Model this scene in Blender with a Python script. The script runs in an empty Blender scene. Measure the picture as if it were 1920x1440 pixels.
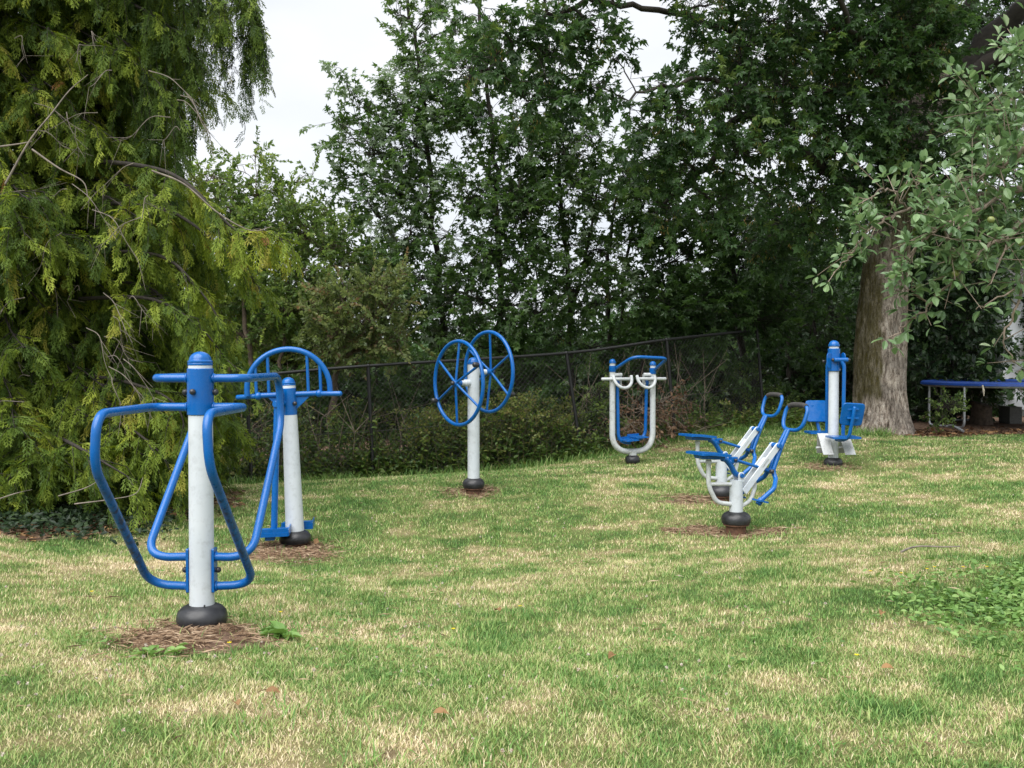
import bpy, math
import numpy as np
from mathutils import Vector, Matrix
rng = np.random.default_rng(7)
C = bpy.context.scene.collection
PI = math.pi
F = 1867.0                     # focal length in pixels of the 1920 wide photograph
H = 1.24                       # eye height
PITCH = math.radians(1.35)

def W(px, py, Y):
    """world point seen at a pixel, at distance Y in front of the camera"""
    u, v = (px - 960) / F, (720 - py) / F
    d = np.array([u, math.cos(PITCH) + v * math.sin(PITCH), -math.sin(PITCH) + v * math.cos(PITCH)])
    return d * (Y / d[1]) + np.array([0, 0, H])

# ------------------------------------------------------------------ ground height
_gs = [(379, 1176, 4.67), (555, 1022, 7.7), (888, 919, 9.67), (1378, 992, 7.9), (1352, 935, 9.3), (1562, 872, 11.2),
       (1186, 867, 12.4), (470, 905, 12.6), (700, 897, 13.2), (1090, 858, 14.3), (1265, 824, 14.7), (1432, 797, 16.0),
       (1650, 810, 15.0), (1815, 802, 16.3), (150, 965, 8.3), (330, 925, 10.2), (960, 1440, 3.03), (1700, 1440, 3.03), (1700, 1060, 6.1)]
_gp = np.array([W(*s) for s in _gs] + [[9.5, 19, .12], [-6, 14, -.3], [-7, 6, 0], [9, 6, .15], [0, 0, 0], [0, 20, -.15], [-5, 19, -.5], [5, 20, .2]])
_SG = 2.6
def _k(a, b):
    d2 = ((a[:, None, :2] - b[None, :, :2]) ** 2).sum(-1)
    return np.exp(-d2 / (2 * _SG * _SG))
_pl, *_ = np.linalg.lstsq(np.c_[np.ones(len(_gp)), _gp[:, :2]], _gp[:, 2], rcond=None)
_res = _gp[:, 2] - np.c_[np.ones(len(_gp)), _gp[:, :2]] @ _pl
_w = np.linalg.solve(_k(_gp, _gp) + 0.004 * np.eye(len(_gp)), _res)
def G(x, y):
    x = np.asarray(x, float); y = np.asarray(y, float)
    q = np.stack([x.ravel(), y.ravel()], 1)
    out = np.empty(len(q))
    for i in range(0, len(q), 20000):
        s = q[i:i + 20000]
        cx, cy = np.clip(s[:, 0], -9, 14), np.clip(s[:, 1], -2, 21)
        b = _pl[0] + _pl[1] * cx + _pl[2] * cy
        out[i:i + 20000] = b + _k(np.c_[cx, cy], _gp) @ _w - 0.03 * np.clip(s[:, 1] - 21, 0, 60)
    return out.reshape(x.shape)
def gz(x, y): return float(G(np.array([x]), np.array([y]))[0])
def gp(px, py):
    """where the ray through a pixel meets the ground"""
    lo, hi = 1.5, 30.0
    for _ in range(40):
        m = (lo + hi) / 2; p = W(px, py, m)
        if p[2] > gz(p[0], p[1]): lo = m
        else: hi = m
    p = W(px, py, lo); return np.array([p[0], p[1], gz(p[0], p[1])])

# ------------------------------------------------------------------ value noise
_lat = np.random.default_rng(3).random((256, 256))
def vnoise(x, y):
    x = np.asarray(x, float); y = np.asarray(y, float)
    xi = np.floor(x).astype(int); yi = np.floor(y).astype(int)
    fx = x - xi; fy = y - yi
    fx = fx * fx * (3 - 2 * fx); fy = fy * fy * (3 - 2 * fy)
    g = lambda a, b: _lat[a % 256, b % 256]
    return (g(xi, yi) * (1 - fx) + g(xi + 1, yi) * fx) * (1 - fy) + (g(xi, yi + 1) * (1 - fx) + g(xi + 1, yi + 1) * fx) * fy
def fbm(x, y, o=4):
    s = 0; a = .5; t = 0
    for i in range(o):
        s = s + a * vnoise(x * 2 ** i + 17.3 * i, y * 2 ** i + 9.1 * i); t += a; a *= .55
    return s / t

# ------------------------------------------------------------------ mesh building
def nrm(a):
    a = np.asarray(a, float)
    return a / np.maximum(np.linalg.norm(a, axis=-1, keepdims=True), 1e-9)

def link(name, me, parent=None):
    o = bpy.data.objects.new(name, me); C.objects.link(o)
    if parent is not None: o.parent = parent
    return o

def mesh_from(name, V, chunks, mat, attrs=()):
    """chunks: list of (faces array n x k, smooth)"""
    me = bpy.data.meshes.new(name)
    V = np.ascontiguousarray(V, np.float32)
    me.vertices.add(len(V)); me.vertices.foreach_set('co', V.ravel())
    li, ls, sm = [], [], []
    base = 0
    for f, s in chunks:
        f = np.asarray(f, np.int32)
        n, k = f.shape
        li.append(f.ravel()); ls.append(base + np.arange(n, dtype=np.int32) * k); base += n * k
        sm.append(np.full(n, s, bool))
    li = np.concatenate(li); ls = np.concatenate(ls); sm = np.concatenate(sm)
    me.loops.add(len(li)); me.loops.foreach_set('vertex_index', li)
    me.polygons.add(len(ls)); me.polygons.foreach_set('loop_start', ls)
    me.polygons.foreach_set('use_smooth', sm)
    for an, dom, data in attrs:
        a = me.attributes.new(an, 'FLOAT', dom); a.data.foreach_set('value', np.ascontiguousarray(data, np.float32))
    me.materials.append(mat)
    me.update(calc_edges=True); me.validate()
    return me

def fillet(pts, rad, n=7):
    """round the corners of a polyline"""
    P = [np.array(p, float) for p in pts]
    if np.isscalar(rad): rad = [rad] * (len(P) - 2)
    out = [P[0]]
    for i in range(1, len(P) - 1):
        a, b, c = P[i - 1], P[i], P[i + 1]
        u, v = nrm(a - b), nrm(c - b)
        ang = math.acos(max(-1, min(1, float(u @ v))))
        t = rad[i - 1] / max(math.tan(ang / 2), 1e-3)
        t = min(t, .48 * np.linalg.norm(a - b) if i > 1 else .95 * np.linalg.norm(a - b), .48 * np.linalg.norm(c - b) if i < len(P) - 2 else .95 * np.linalg.norm(c - b))
        s, e = b + u * t, b + v * t
        for j in range(n + 1):
            q = j / n
            out.append((1 - q) ** 2 * s * 1 + 2 * q * (1 - q) * (b * .9 + (s + e) * .05) + q * q * e)
    out.append(P[-1])
    return np.array(out)

def spline(pts, n=8):
    """Catmull-Rom through the points"""
    P = np.array(pts, float)
    P = np.vstack([2 * P[0] - P[1], P, 2 * P[-1] - P[-2]])
    out = []
    for i in range(1, len(P) - 2):
        for j in range(n):
            t = j / n
            a, b, c, d = P[i - 1], P[i], P[i + 1], P[i + 2]
            out.append(.5 * (2 * b + (c - a) * t + (2 * a - 5 * b + 4 * c - d) * t * t + (3 * b - a - 3 * c + d) * t ** 3))
    out.append(P[-2])
    return np.array(out)

class MB:
    def __init__(s): s.v = []; s.c = []; s.n = 0
    def add(s, V, faces, smooth=True):
        V = np.asarray(V, float)
        by = {}
        for f in faces: by.setdefault(len(f), []).append(f)
        for k, fs in by.items(): s.c.append((np.array(fs, np.int32) + s.n, smooth))
        s.v.append(V); s.n += len(V); return s
    def tube(s, path, r, seg=14, caps=True, closed=False, round_end=False, squash=None):
        P = np.array(path, float); n = len(P)
        R = np.full(n, r, float) if np.isscalar(r) else np.asarray(r, float)
        if closed: T = nrm(np.roll(P, -1, 0) - np.roll(P, 1, 0))
        else:
            T = np.empty_like(P); T[1:-1] = P[2:] - P[:-2]; T[0] = P[1] - P[0]; T[-1] = P[-1] - P[-2]; T = nrm(T)
        ref = np.array([0, 0, 1.]) if abs(T[0][2]) < .9 else np.array([1., 0, 0])
        N = nrm(np.cross(T[0], ref)); fr = []
        for i in range(n):
            N = nrm(N - T[i] * (N @ T[i])); fr.append((N, np.cross(T[i], N)))
        if closed:   # undo the twist
            tw = math.atan2(fr[0][0] @ fr[-1][1], fr[0][0] @ fr[-1][0])
        if round_end and not closed:
            P = np.vstack([P[:1] - T[:1] * R[0] * .55, P[:1] - T[:1] * R[0] * .3, P, P[-1:] + T[-1:] * R[-1] * .3, P[-1:] + T[-1:] * R[-1] * .55])
            R = np.concatenate([[R[0] * .45, R[0] * .85], R, [R[-1] * .85, R[-1] * .45]])
            fr = [fr[0], fr[0]] + fr + [fr[-1], fr[-1]]; n += 4
        a = np.arange(seg) * 2 * PI / seg
        V = np.concatenate([P[i] + R[i] * (np.cos(a)[:, None] * fr[i][0] + np.sin(a)[:, None] * fr[i][1]) for i in range(n)])
        fs = []
        for i in range(n if closed else n - 1):
            j = (i + 1) % n
            sh = int(round(tw / (2 * PI) * seg)) if closed and j == 0 else 0
            for k in range(seg):
                k2 = (k + 1) % seg
                fs.append((i * seg + k, i * seg + k2, j * seg + (k2 - sh) % seg, j * seg + (k - sh) % seg))
        s.add(V, fs, True)
        if caps and not closed:
            s.add(V[:seg], [tuple(range(seg))[::-1]], False); s.add(V[-seg:], [tuple(range(seg))], False)
        return s
    def lathe(s, prof, seg=32, at=(0, 0, 0), axis=(0, 0, 1), sharp=False, caps=True):
        ax = nrm(np.array(axis, float)); ref = np.array([1., 0, 0]) if abs(ax[0]) < .9 else np.array([0, 1., 0])
        X = nrm(np.cross(np.cross(ax, ref), ax)); Y = np.cross(ax, X)
        a = np.arange(seg) * 2 * PI / seg; at = np.array(at, float)
        runs = [[prof[0]]]            # split where the outline turns sharply, so flat and curved faces keep their own normals
        for i in range(1, len(prof)):
            runs[-1].append(prof[i])
            if i < len(prof) - 1:
                u = math.atan2(prof[i][1] - prof[i - 1][1], prof[i][0] - prof[i - 1][0]); v = math.atan2(prof[i + 1][1] - prof[i][1], prof[i + 1][0] - prof[i][0])
                if abs((v - u + PI) % (2 * PI) - PI) > math.radians(33): runs.append([prof[i]])
        ring = lambda r, z: at + ax * z + r * (np.cos(a)[:, None] * X + np.sin(a)[:, None] * Y)
        for run in runs:
            fs = [(i * seg + k, i * seg + (k + 1) % seg, (i + 1) * seg + (k + 1) % seg, (i + 1) * seg + k) for i in range(len(run) - 1) for k in range(seg)]
            s.add(np.concatenate([ring(r, z) for r, z in run]), fs, not sharp)
        if not caps: return s
        if prof[0][0] > 1e-4: s.add(ring(*prof[0]), [tuple(range(seg))[::-1]], False)
        if prof[-1][0] > 1e-4: s.add(ring(*prof[-1]), [tuple(range(seg))], False)
        return s
    def cyl(s, p0, p1, r, seg=20, bev=.15):
        p0 = np.array(p0, float); p1 = np.array(p1, float); L = np.linalg.norm(p1 - p0); b = min(r * bev, L * .3)
        return s.lathe([(r - b, 0), (r, b), (r, L - b), (r - b, L)], seg, p0, p1 - p0, sharp=False)
    def ball(s, c, r, seg=16, sq=1.0, axis=(0, 0, 1)):
        n = 9
        return s.lathe([(max(r * math.sin(PI * i / n), 0 if i in (0, n) else 1e-5), -r * sq * math.cos(PI * i / n)) for i in range(n + 1)], seg, c, axis)
    def prism(s, poly, t, M=None, bev=.0025):
        """outline (x, z) extruded along y by t, with a small chamfer; M is a 4x4 placing it"""
        P = np.array(poly, float); c = P.mean(0); n = len(P)
        inn = c + (P - c) * (1 - bev / np.maximum(np.linalg.norm(P - c, axis=1, keepdims=True), 1e-6) * 1.4)
        L = [(inn, -t / 2), (P, -t / 2 + bev), (P, t / 2 - bev), (inn, t / 2)]
        V = np.concatenate([np.c_[q[:, 0], np.full(n, y), q[:, 1]] for q, y in L])
        if M is not None:
            M = np.array(M); V = V @ M[:3, :3].T + M[:3, 3]
        fs = [(i * n + k, i * n + (k + 1) % n, (i + 1) * n + (k + 1) % n, (i + 1) * n + k) for i in range(3) for k in range(n)]
        s.add(V, fs, False); b = s.n - len(V)
        s.c.append((np.array([list(range(n))[::-1]], np.int32) + b, False)); s.c.append((np.array([list(range(3 * n, 4 * n))], np.int32) + b, False))
        return s
    def box(s, c, size, M=None, bev=.003):
        x, y, z = [q / 2 for q in size]
        T = Matrix.Translation(c) @ (M if M is not None else Matrix())
        return s.prism([(-x, -z), (x, -z), (x, z), (-x, z)], size[1], T, bev)
    def sticks(s, P0, P1, r0, r1, sides=3):
        P0 = np.asarray(P0, float); P1 = np.asarray(P1, float); n = len(P0)
        if n == 0: return s
        T = nrm(P1 - P0); ref = np.where(np.abs(T[:, 2:3]) < .9, np.array([[0, 0, 1.]]), np.array([[1., 0, 0]]))
        N = nrm(np.cross(T, ref)); B = np.cross(T, N)
        a = np.arange(sides) * 2 * PI / sides
        r0 = np.broadcast_to(r0, (n,))[:, None, None]; r1 = np.broadcast_to(r1, (n,))[:, None, None]
        ring = np.cos(a)[None, :, None] * N[:, None] + np.sin(a)[None, :, None] * B[:, None]
        V = np.concatenate([P0[:, None] + ring * r0, P1[:, None] + ring * r1], 1).reshape(-1, 3)
        k = np.arange(sides); k2 = (k + 1) % sides
        q = np.stack([k, k2, k2 + sides, k + sides], 1)
        f = (np.arange(n)[:, None, None] * 2 * sides + q[None]).reshape(-1, 4)
        s.c.append((f.astype(np.int32) + s.n, True)); s.v.append(V); s.n += len(V)
        return s
    def build(s, name, mat, parent=None, origin=None):
        V = np.concatenate(s.v)
        o3 = np.zeros(3) if origin is None else np.array(origin, float)
        o = link(name, mesh_from(name, V - o3, s.c, mat), parent)
        if origin is not None: o.location = o3
        return o

def tri(faces):
    out = []
    for f in faces:
        for i in range(1, len(f) - 1): out.append((f[0], f[i], f[i + 1]))
    return np.array(out, np.int32)
class Fol:
    """many leaf shaped faces gathered into one mesh, with a per-face tint"""
    def __init__(s): s.v = []; s.f = []; s.t = []; s.n = 0
    def add(s, tm, P, A, N, S, T):
        tv, tf = tm; n = len(P)
        if n == 0: return s
        A = nrm(A); X = nrm(np.cross(A, N)); N = np.cross(X, A); S = np.broadcast_to(S, (n,))[:, None, None]
        V = P[:, None] + S * (tv[None, :, 0:1] * X[:, None] + tv[None, :, 1:2] * A[:, None] + tv[None, :, 2:3] * N[:, None])
        k = len(tv)
        s.v.append(V.reshape(-1, 3).astype(np.float32)); s.f.append((np.arange(n)[:, None, None] * k + tf[None]).reshape(-1, 3) + s.n)
        s.t.append(np.repeat(np.broadcast_to(T, (n,)), len(tf))); s.n += n * k
        return s
    def build(s, name, mat, parent=None, smooth=False, origin=None):
        V = np.concatenate(s.v); o3 = np.zeros(3) if origin is None else np.array(origin, float)
        o = link(name, mesh_from(name, V - o3, [(np.concatenate(s.f), smooth)], mat, [('tint', 'FACE', np.clip(np.concatenate(s.t), 0, 1))]), parent)
        if origin is not None: o.location = o3
        return o

# leaf shapes: x across, y along, z up from the face
def _lobes():
    c = (0, .36, 0); V = [c]; f = []
    for ang, L, w in ((0, .68, .17), (62, .56, .15), (-62, .56, .15), (122, .36, .12), (-122, .36, .12)):
        a = math.radians(ang); d = (math.sin(a), math.cos(a)); e = (d[1], -d[0])
        b = len(V); m = .42
        V += [(c[0] + d[0] * L * m + e[0] * w, c[1] + d[1] * L * m + e[1] * w, .03), (c[0] + d[0] * L, c[1] + d[1] * L, -.10), (c[0] + d[0] * L * m - e[0] * w, c[1] + d[1] * L * m - e[1] * w, .03)]
        f.append((0, b, b + 1, b + 2))
    return np.array(V), tri(f)
MAPLE = _lobes()
OVAL = (np.array([(0, 0, 0), (.17, .2, .05), (.27, .5, .06), (.18, .8, .01), (0, 1, -.09), (-.18, .8, .01), (-.27, .5, .06), (-.17, .2, .05), (0, .5, -.01)]),
        tri([(0, 1, 8), (1, 2, 8), (2, 3, 8), (3, 4, 8), (4, 5, 8), (5, 6, 8), (6, 7, 8), (7, 0, 8)]))
DIAM = (np.array([(0, 0, 0), (.28, .45, .05), (0, 1, -.04), (-.28, .45, .05)]), tri([(0, 1, 2, 3)]))
SLIM = (np.array([(0, 0, 0), (.10, .45, .02), (0, 1, -.12), (-.10, .45, .02)]), tri([(0, 1, 2, 3)]))
def _spray(seed, k=5):
    """flat fan of scale-leaved twiglets with uneven, forking side shoots"""
    r = np.random.default_rng(seed); V = []; f = []
    cv = r.normal(0, .12); ax = lambda t: np.array((cv * t * t, t, -.22 * t * t))
    def quad(p, d, L, w):
        d = d / np.linalg.norm(d); e = np.array([d[1], -d[0], 0]); b = len(V)
        V.extend([p, p + d * L * .55 + e * w, p + d * L + [0, 0, -.03], p + d * L * .55 - e * w]); f.append((b, b + 1, b + 2, b + 3)); return p + d * L * .45
    for i in range(k * 2):
        t = .06 + .84 * (i + r.random() * .7) / (k * 2); sg = 1 if i % 2 else -1
        L = (.46 - .26 * t) * (.55 + .65 * r.random())
        d = np.array([sg * (.75 + .35 * r.random()), .75, -.15 - .3 * r.random()])
        m = quad(ax(t), d, L, .030 + .010 * r.random())
        if L > .22: quad(m, np.array([sg * .25, 1, -.25]), L * .55, .026)
    quad(ax(.62), np.array([cv, 1, -.5]), .42, .034); quad(ax(0), np.array([cv * .3, 1, -.1]), .9, .016)
    return np.array(V), tri(f)
SPRAYS = [_spray(s) for s in (1, 2, 3, 4)]

def rdir(n): return nrm(rng.normal(size=(n, 3)))

# ------------------------------------------------------------------ objects
def tag(o, label=None, cat=None, group=None, kind=None):
    if label: o['label'] = label
    if cat: o['category'] = cat
    if group: o['group'] = group
    if kind: o['kind'] = kind
    return o
def thing(name, label, cat, loc=(0, 0, 0), rot=(0, 0, 0), group=None):
    o = bpy.data.objects.new(name, None); C.objects.link(o)
    o.location = tuple(float(q) for q in loc); o.rotation_euler = rot; o.empty_display_size = .1
    return tag(o, label, cat, group)
# ------------------------------------------------------------------ materials
class NT:
    def __init__(s, name):
        s.m = bpy.data.materials.new(name); s.m.use_nodes = True; s.t = s.m.node_tree; s.n = s.t.nodes
        s.b = s.n['Principled BSDF']; s.out = s.n['Material Output']
    def node(s, ty, **kw):
        n = s.n.new(ty)
        for k, v in kw.items():
            if k.startswith('i_'): n.inputs[k[2:].replace('_', ' ')].default_value = v
            else: setattr(n, k, v)
        return n
    def l(s, a, b): s.t.links.new(a, b)
    def coord(s, kind='Object', scale=(1, 1, 1)):
        if kind == 'World': g = s.node('ShaderNodeNewGeometry').outputs['Position']
        else: g = s.node('ShaderNodeTexCoord').outputs[kind]
        mp = s.node('ShaderNodeMapping'); mp.inputs['Scale'].default_value = scale; s.l(g, mp.inputs['Vector']); return mp.outputs[0]
    def noise(s, vec, scale, detail=4, rough=.55):
        n = s.node('ShaderNodeTexNoise'); n.inputs['Scale'].default_value = scale; n.inputs['Detail'].default_value = detail; n.inputs['Roughness'].default_value = rough
        s.l(vec, n.inputs['Vector']); return n.outputs['Fac']
    def ramp(s, fac, stops, interp='LINEAR'):
        r = s.node('ShaderNodeValToRGB'); r.color_ramp.interpolation = interp; e = r.color_ramp.elements
        while len(e) < len(stops): e.new(.5)
        for q, (p, c) in zip(e, stops):
            q.position = p; q.color = (*c, 1) if len(c) == 3 else c
        s.l(fac, r.inputs[0]); return r.outputs[0]
    def mix(s, fac, a, b, mode='MIX'):
        n = s.node('ShaderNodeMix', data_type='RGBA', blend_type=mode)
        for v, i in ((fac, 0), (a, 6), (b, 7)):
            if hasattr(v, 'node'): s.l(v, n.inputs[i])
            elif i == 0: n.inputs[0].default_value = v
            else: n.inputs[i].default_value = (*v, 1)
        return n.outputs[2]
    def math(s, op, a, b=0.0, clamp=False):
        n = s.node('ShaderNodeMath', operation=op, use_clamp=clamp)
        for v, i in ((a, 0), (b, 1)):
            if hasattr(v, 'node'): s.l(v, n.inputs[i])
            else: n.inputs[i].default_value = v
        return n.outputs[0]
    def attr(s, name): return s.node('ShaderNodeAttribute', attribute_name=name).outputs['Fac']
    def bump(s, h, strength=.3, dist=.01):
        n = s.node('ShaderNodeBump'); n.inputs['Strength'].default_value = strength; n.inputs['Distance'].default_value = dist
        s.l(h, n.inputs['Height']); s.l(n.outputs[0], s.b.inputs['Normal'])
    def col(s, c):
        if hasattr(c, 'node'): s.l(c, s.b.inputs['Base Color'])
        else: s.b.inputs['Base Color'].default_value = (*c, 1)
    def set(s, **kw):
        for k, v in kw.items():
            i = s.b.inputs[k.replace('_', ' ')]
            if hasattr(v, 'node'): s.l(v, i)
            else: i.default_value = v
        return s.m

def paint(name, base, fade, chip, chip_at, rough=.3, coat=.25, grime=.25, scuff=False, spec=.5):
    t = NT(name); v = t.coord('World')
    n1 = t.noise(v, 5, 5); n2 = t.noise(v, 85, 3); n3 = t.noise(v, 24, 6, .7)
    c = t.mix(t.ramp(n1, [(.35, (0, 0, 0)), (.7, (1, 1, 1))]), base, fade)
    c = t.mix(t.math('MULTIPLY', t.ramp(n3, [(.50, (0, 0, 0)), (.78, (1, 1, 1))]), grime), c, (.10, .095, .08))
    c = t.mix(t.ramp(n2, [(chip_at, (0, 0, 0)), (chip_at + .015, (1, 1, 1))]), c, chip)
    if scuff:   # dark rubbed-on dirt where shoes scrape the bars
        o = t.node('ShaderNodeTexCoord').outputs['Object']; sp = t.node('ShaderNodeSeparateXYZ'); t.l(o, sp.inputs[0])
        band = t.ramp(sp.outputs[2], [(.20, (0, 0, 0)), (.32, (1, 1, 1)), (.62, (1, 1, 1)), (.80, (0, 0, 0))])
        st = t.noise(t.coord('Object', (1, 1, .35)), 38, 6, .75)
        c = t.mix(t.math('MULTIPLY', band, t.ramp(st, [(.44, (0, 0, 0)), (.62, (.9, .9, .9))])), c, (.02, .022, .03))
    t.col(c); t.bump(t.noise(v, 60, 3), .06, .002)
    return t.set(Roughness=t.ramp(n3, [(.3, (rough,) * 3), (.75, (rough + .25,) * 3)]), Coat_Weight=coat, Coat_Roughness=.15, Specular_IOR_Level=spec)
M = {}
M['blue'] = paint('blue_paint', (.0003, .088, .325), (.0008, .102, .36), (.42, .48, .52), .785, .17, .10, .10, False, .40)
M['blue_scuffed'] = paint('scuffed_blue_paint', (.0003, .088, .325), (.0008, .102, .36), (.42, .48, .52), .785, .19, .08, .12, True, .40)
M['white'] = paint('pale_grey_paint', (.50, .545, .585), (.56, .60, .63), (.25, .25, .23), .765, .36, .1, .30)
M['white_old'] = paint('worn_pale_grey_paint', (.45, .48, .49), (.54, .565, .565), (.16, .14, .11), .70, .45, .05, .55)
M['plate'] = paint('galvanised_tread_plate', (.44, .46, .47), (.54, .56, .57), (.12, .11, .10), .66, .45, 0, .5)
def simple(name, c, rough, metal=0.0, vary=.25, scale=20, bump=.1):
    t = NT(name); v = t.coord('World'); n = t.noise(v, scale, 6, .65)
    d = tuple(q * (1 - vary) for q in c); e = tuple(min(1, q * (1 + vary)) for q in c)
    t.col(t.ramp(n, [(.3, d), (.7, e)])); t.bump(n, bump, .004)
    return t.set(Roughness=rough, Metallic=metal)
M['rubber'] = simple('dark_rubber', (.022, .023, .026), .40, 0, .7, 9, .15)
M['knob'] = simple('black_plastic_cap', (.022, .022, .025), .35, 0, .3)
M['grip'] = simple('worn_foam_grip', (.035, .033, .032), .8, 0, .4, 60, .4)
M['rust'] = simple('rusty_steel', (.105, .05, .028), .8, 0, .5, 30, .5)
M['fence'] = simple('black_coated_steel', (.008, .008, .009), .55, 0, .3)
M['wire'] = simple('black_wire', (.035, .036, .036), .5, 0, .3)
M['galv'] = simple('galvanised_tube', (.36, .38, .40), .42, .6, .25)
M['mat_black'] = simple('black_jumping_mat', (.012, .012, .013), .8)
M['concrete'] = simple('grey_concrete', (.16, .16, .15), .9, 0, .3, 30, .4)
M['strap'] = simple('frayed_pale_strap', (.42, .38, .30), .9)
M['pad_blue'] = simple('blue_vinyl_pad', (.004, .045, .25), .5, 0, .3, 6, .3)
M['deadwood'] = simple('weathered_grey_wood', (.22, .19, .15), .9, 0, .4, 25, .4)
M['stalk'] = simple('green_brown_stalk', (.085, .078, .034), .85, 0, .4, 12, .2)
M['twig'] = simple('grey_brown_twig', (.19, .15, .115), .9, 0, .45, 12, .2)
M['twig_grey'] = simple('lichen_grey_twig', (.17, .145, .12), .9, 0, .5, 12, .2)
M['stem_dark'] = simple('dark_bark', (.030, .025, .020), .9, 0, .5, 14, .6)
M['stem_mid'] = simple('brown_bark', (.095, .07, .05), .9, 0, .5, 14, .6)
M['roof'] = simple('dark_roof_shingles', (.05, .048, .047), .85, 0, .3, 18, .4)
M['render'] = simple('white_painted_wall', (.66, .69, .73), .75, 0, .07, 3, .08)

def leafmat(name, stops, transl=.35, rough=.42, spec=.4, tw=1.7):
    t = NT(name); a = t.attr('tint')
    c = t.ramp(a, stops); t.col(c); t.set(Roughness=rough, Specular_IOR_Level=spec)
    tr = t.node('ShaderNodeBsdfTranslucent'); hs = t.node('ShaderNodeHueSaturation'); hs.inputs['Value'].default_value = tw; hs.inputs['Saturation'].default_value = 1.1
    hs.inputs['Hue'].default_value = .485
    t.l(c, hs.inputs['Color']); t.l(hs.outputs[0], tr.inputs['Color'])
    mx = t.node('ShaderNodeMixShader'); mx.inputs[0].default_value = transl
    t.l(t.b.outputs[0], mx.inputs[1]); t.l(tr.outputs[0], mx.inputs[2]); t.l(mx.outputs[0], t.out.inputs['Surface'])
    return t.m
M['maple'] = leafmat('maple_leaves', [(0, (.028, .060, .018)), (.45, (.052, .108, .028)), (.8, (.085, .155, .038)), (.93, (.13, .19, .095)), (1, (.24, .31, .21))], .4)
M['maple_old'] = leafmat('old_maple_leaves', [(0, (.020, .048, .016)), (.5, (.044, .096, .028)), (.85, (.072, .14, .040)), (1, (.12, .18, .045))], .4)
M['seeds'] = leafmat('maple_keys', [(0, (.14, .13, .03)), (.6, (.27, .24, .07)), (1, (.30, .19, .08))], .4, .6, .2)
M['haw'] = leafmat('small_hedge_leaves', [(0, (.055, .105, .030)), (.5, (.13, .205, .052)), (.85, (.22, .30, .075)), (1, (.25, .27, .10))], .45)
M['haw_brown'] = leafmat('mottled_hedge_leaves', [(0, (.06, .095, .032)), (.5, (.135, .185, .06)), (.92, (.22, .26, .10)), (1, (.20, .14, .07))], .45)
M['cedar'] = leafmat('cedar_sprays', [(0, (.024, .052, .010)), (.4, (.080, .135, .018)), (.75, (.19, .255, .030)), (.95, (.33, .39, .055)), (1, (.20, .10, .03))], .3, .55, .25)
M['apple'] = leafmat('apple_leaves', [(0, (.062, .120, .048)), (.5, (.122, .210, .086)), (.85, (.21, .315, .145)), (1, (.33, .41, .25))], .3, .38, .45, 1.5)
M['laurel'] = leafmat('dark_glossy_leaves', [(0, (.014, .034, .013)), (.6, (.028, .060, .020)), (1, (.05, .095, .026))], .25, .4, .45)
M['weed'] = leafmat('weed_leaves', [(0, (.040, .085, .022)), (.45, (.090, .155, .036)), (.7, (.155, .205, .05)), (.86, (.215, .195, .07)), (1, (.22, .15, .08))], .4)
M['bramble'] = leafmat('bright_shrub_leaves', [(0, (.04, .08, .02)), (.5, (.09, .15, .035)), (1, (.20, .27, .08))])
M['dry'] = leafmat('dry_brown_leaves', [(0, (.045, .028, .018)), (.5, (.11, .065, .038)), (1, (.20, .13, .08))], .2, .7, .2)
M['ivy'] = leafmat('ivy_leaves', [(0, (.007, .018, .007)), (.6, (.015, .034, .012)), (1, (.035, .06, .02))], .15, .5, .3)
M['clover'] = leafmat('clover_leaves', [(0, (.075, .155, .04)), (.5, (.14, .265, .062)), (1, (.25, .38, .12))], .3, .5, .35, 1.4)
M['flower'] = leafmat('clover_heads', [(0, (.50, .42, .36)), (.7, (.66, .62, .54)), (1, (.40, .22, .16))], .2, .7, .2, 1.1)
M['yellow'] = leafmat('yellow_petals', [(0, (.6, .45, .02)), (1, (.7, .55, .03))], .2, .6, .2, 1.1)
GRASS = [(0, (.092, .195, .050)), (.28, (.180, .315, .082)), (.5, (.320, .405, .138)), (.68, (.48, .455, .22)), (.85, (.66, .565, .345)), (1, (.80, .69, .49))]
M['grass'] = leafmat('grass_blades', GRASS, .28, .6, .25, 1.25)
M['thatch'] = leafmat('dead_grass', [(0, (.12, .078, .052)), (.35, (.31, .215, .14)), (.75, (.52, .385, .26)), (1, (.66, .53, .38))], .15, .8, .15, 1.1)
M['litter'] = leafmat('leaf_litter', [(0, (.05, .03, .02)), (.6, (.14, .075, .04)), (1, (.36, .22, .10))], .15, .75, .2, 1.1)
def ground_mat():
    t = NT('lawn_ground'); v = t.coord('World'); n = t.noise(v, 90, 5, .7); n2 = t.noise(v, 14, 5, .65)
    d = t.math('ADD', t.attr('dry'), t.math('MULTIPLY', t.math('SUBTRACT', n, .5), .5))
    g = t.ramp(d, [(.15, (.055, .092, .025)), (.45, (.115, .14, .045)), (.7, (.21, .18, .088)), (1, (.30, .235, .135))])
    s = t.ramp(n2, [(.3, (.075, .048, .033)), (.52, (.18, .115, .08)), (.75, (.32, .225, .16))])
    t.col(t.mix(t.attr('soil'), g, s)); t.bump(n, .8, .02)
    return t.set(Roughness=.95, Specular_IOR_Level=.15)
M['ground'] = ground_mat()
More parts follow.
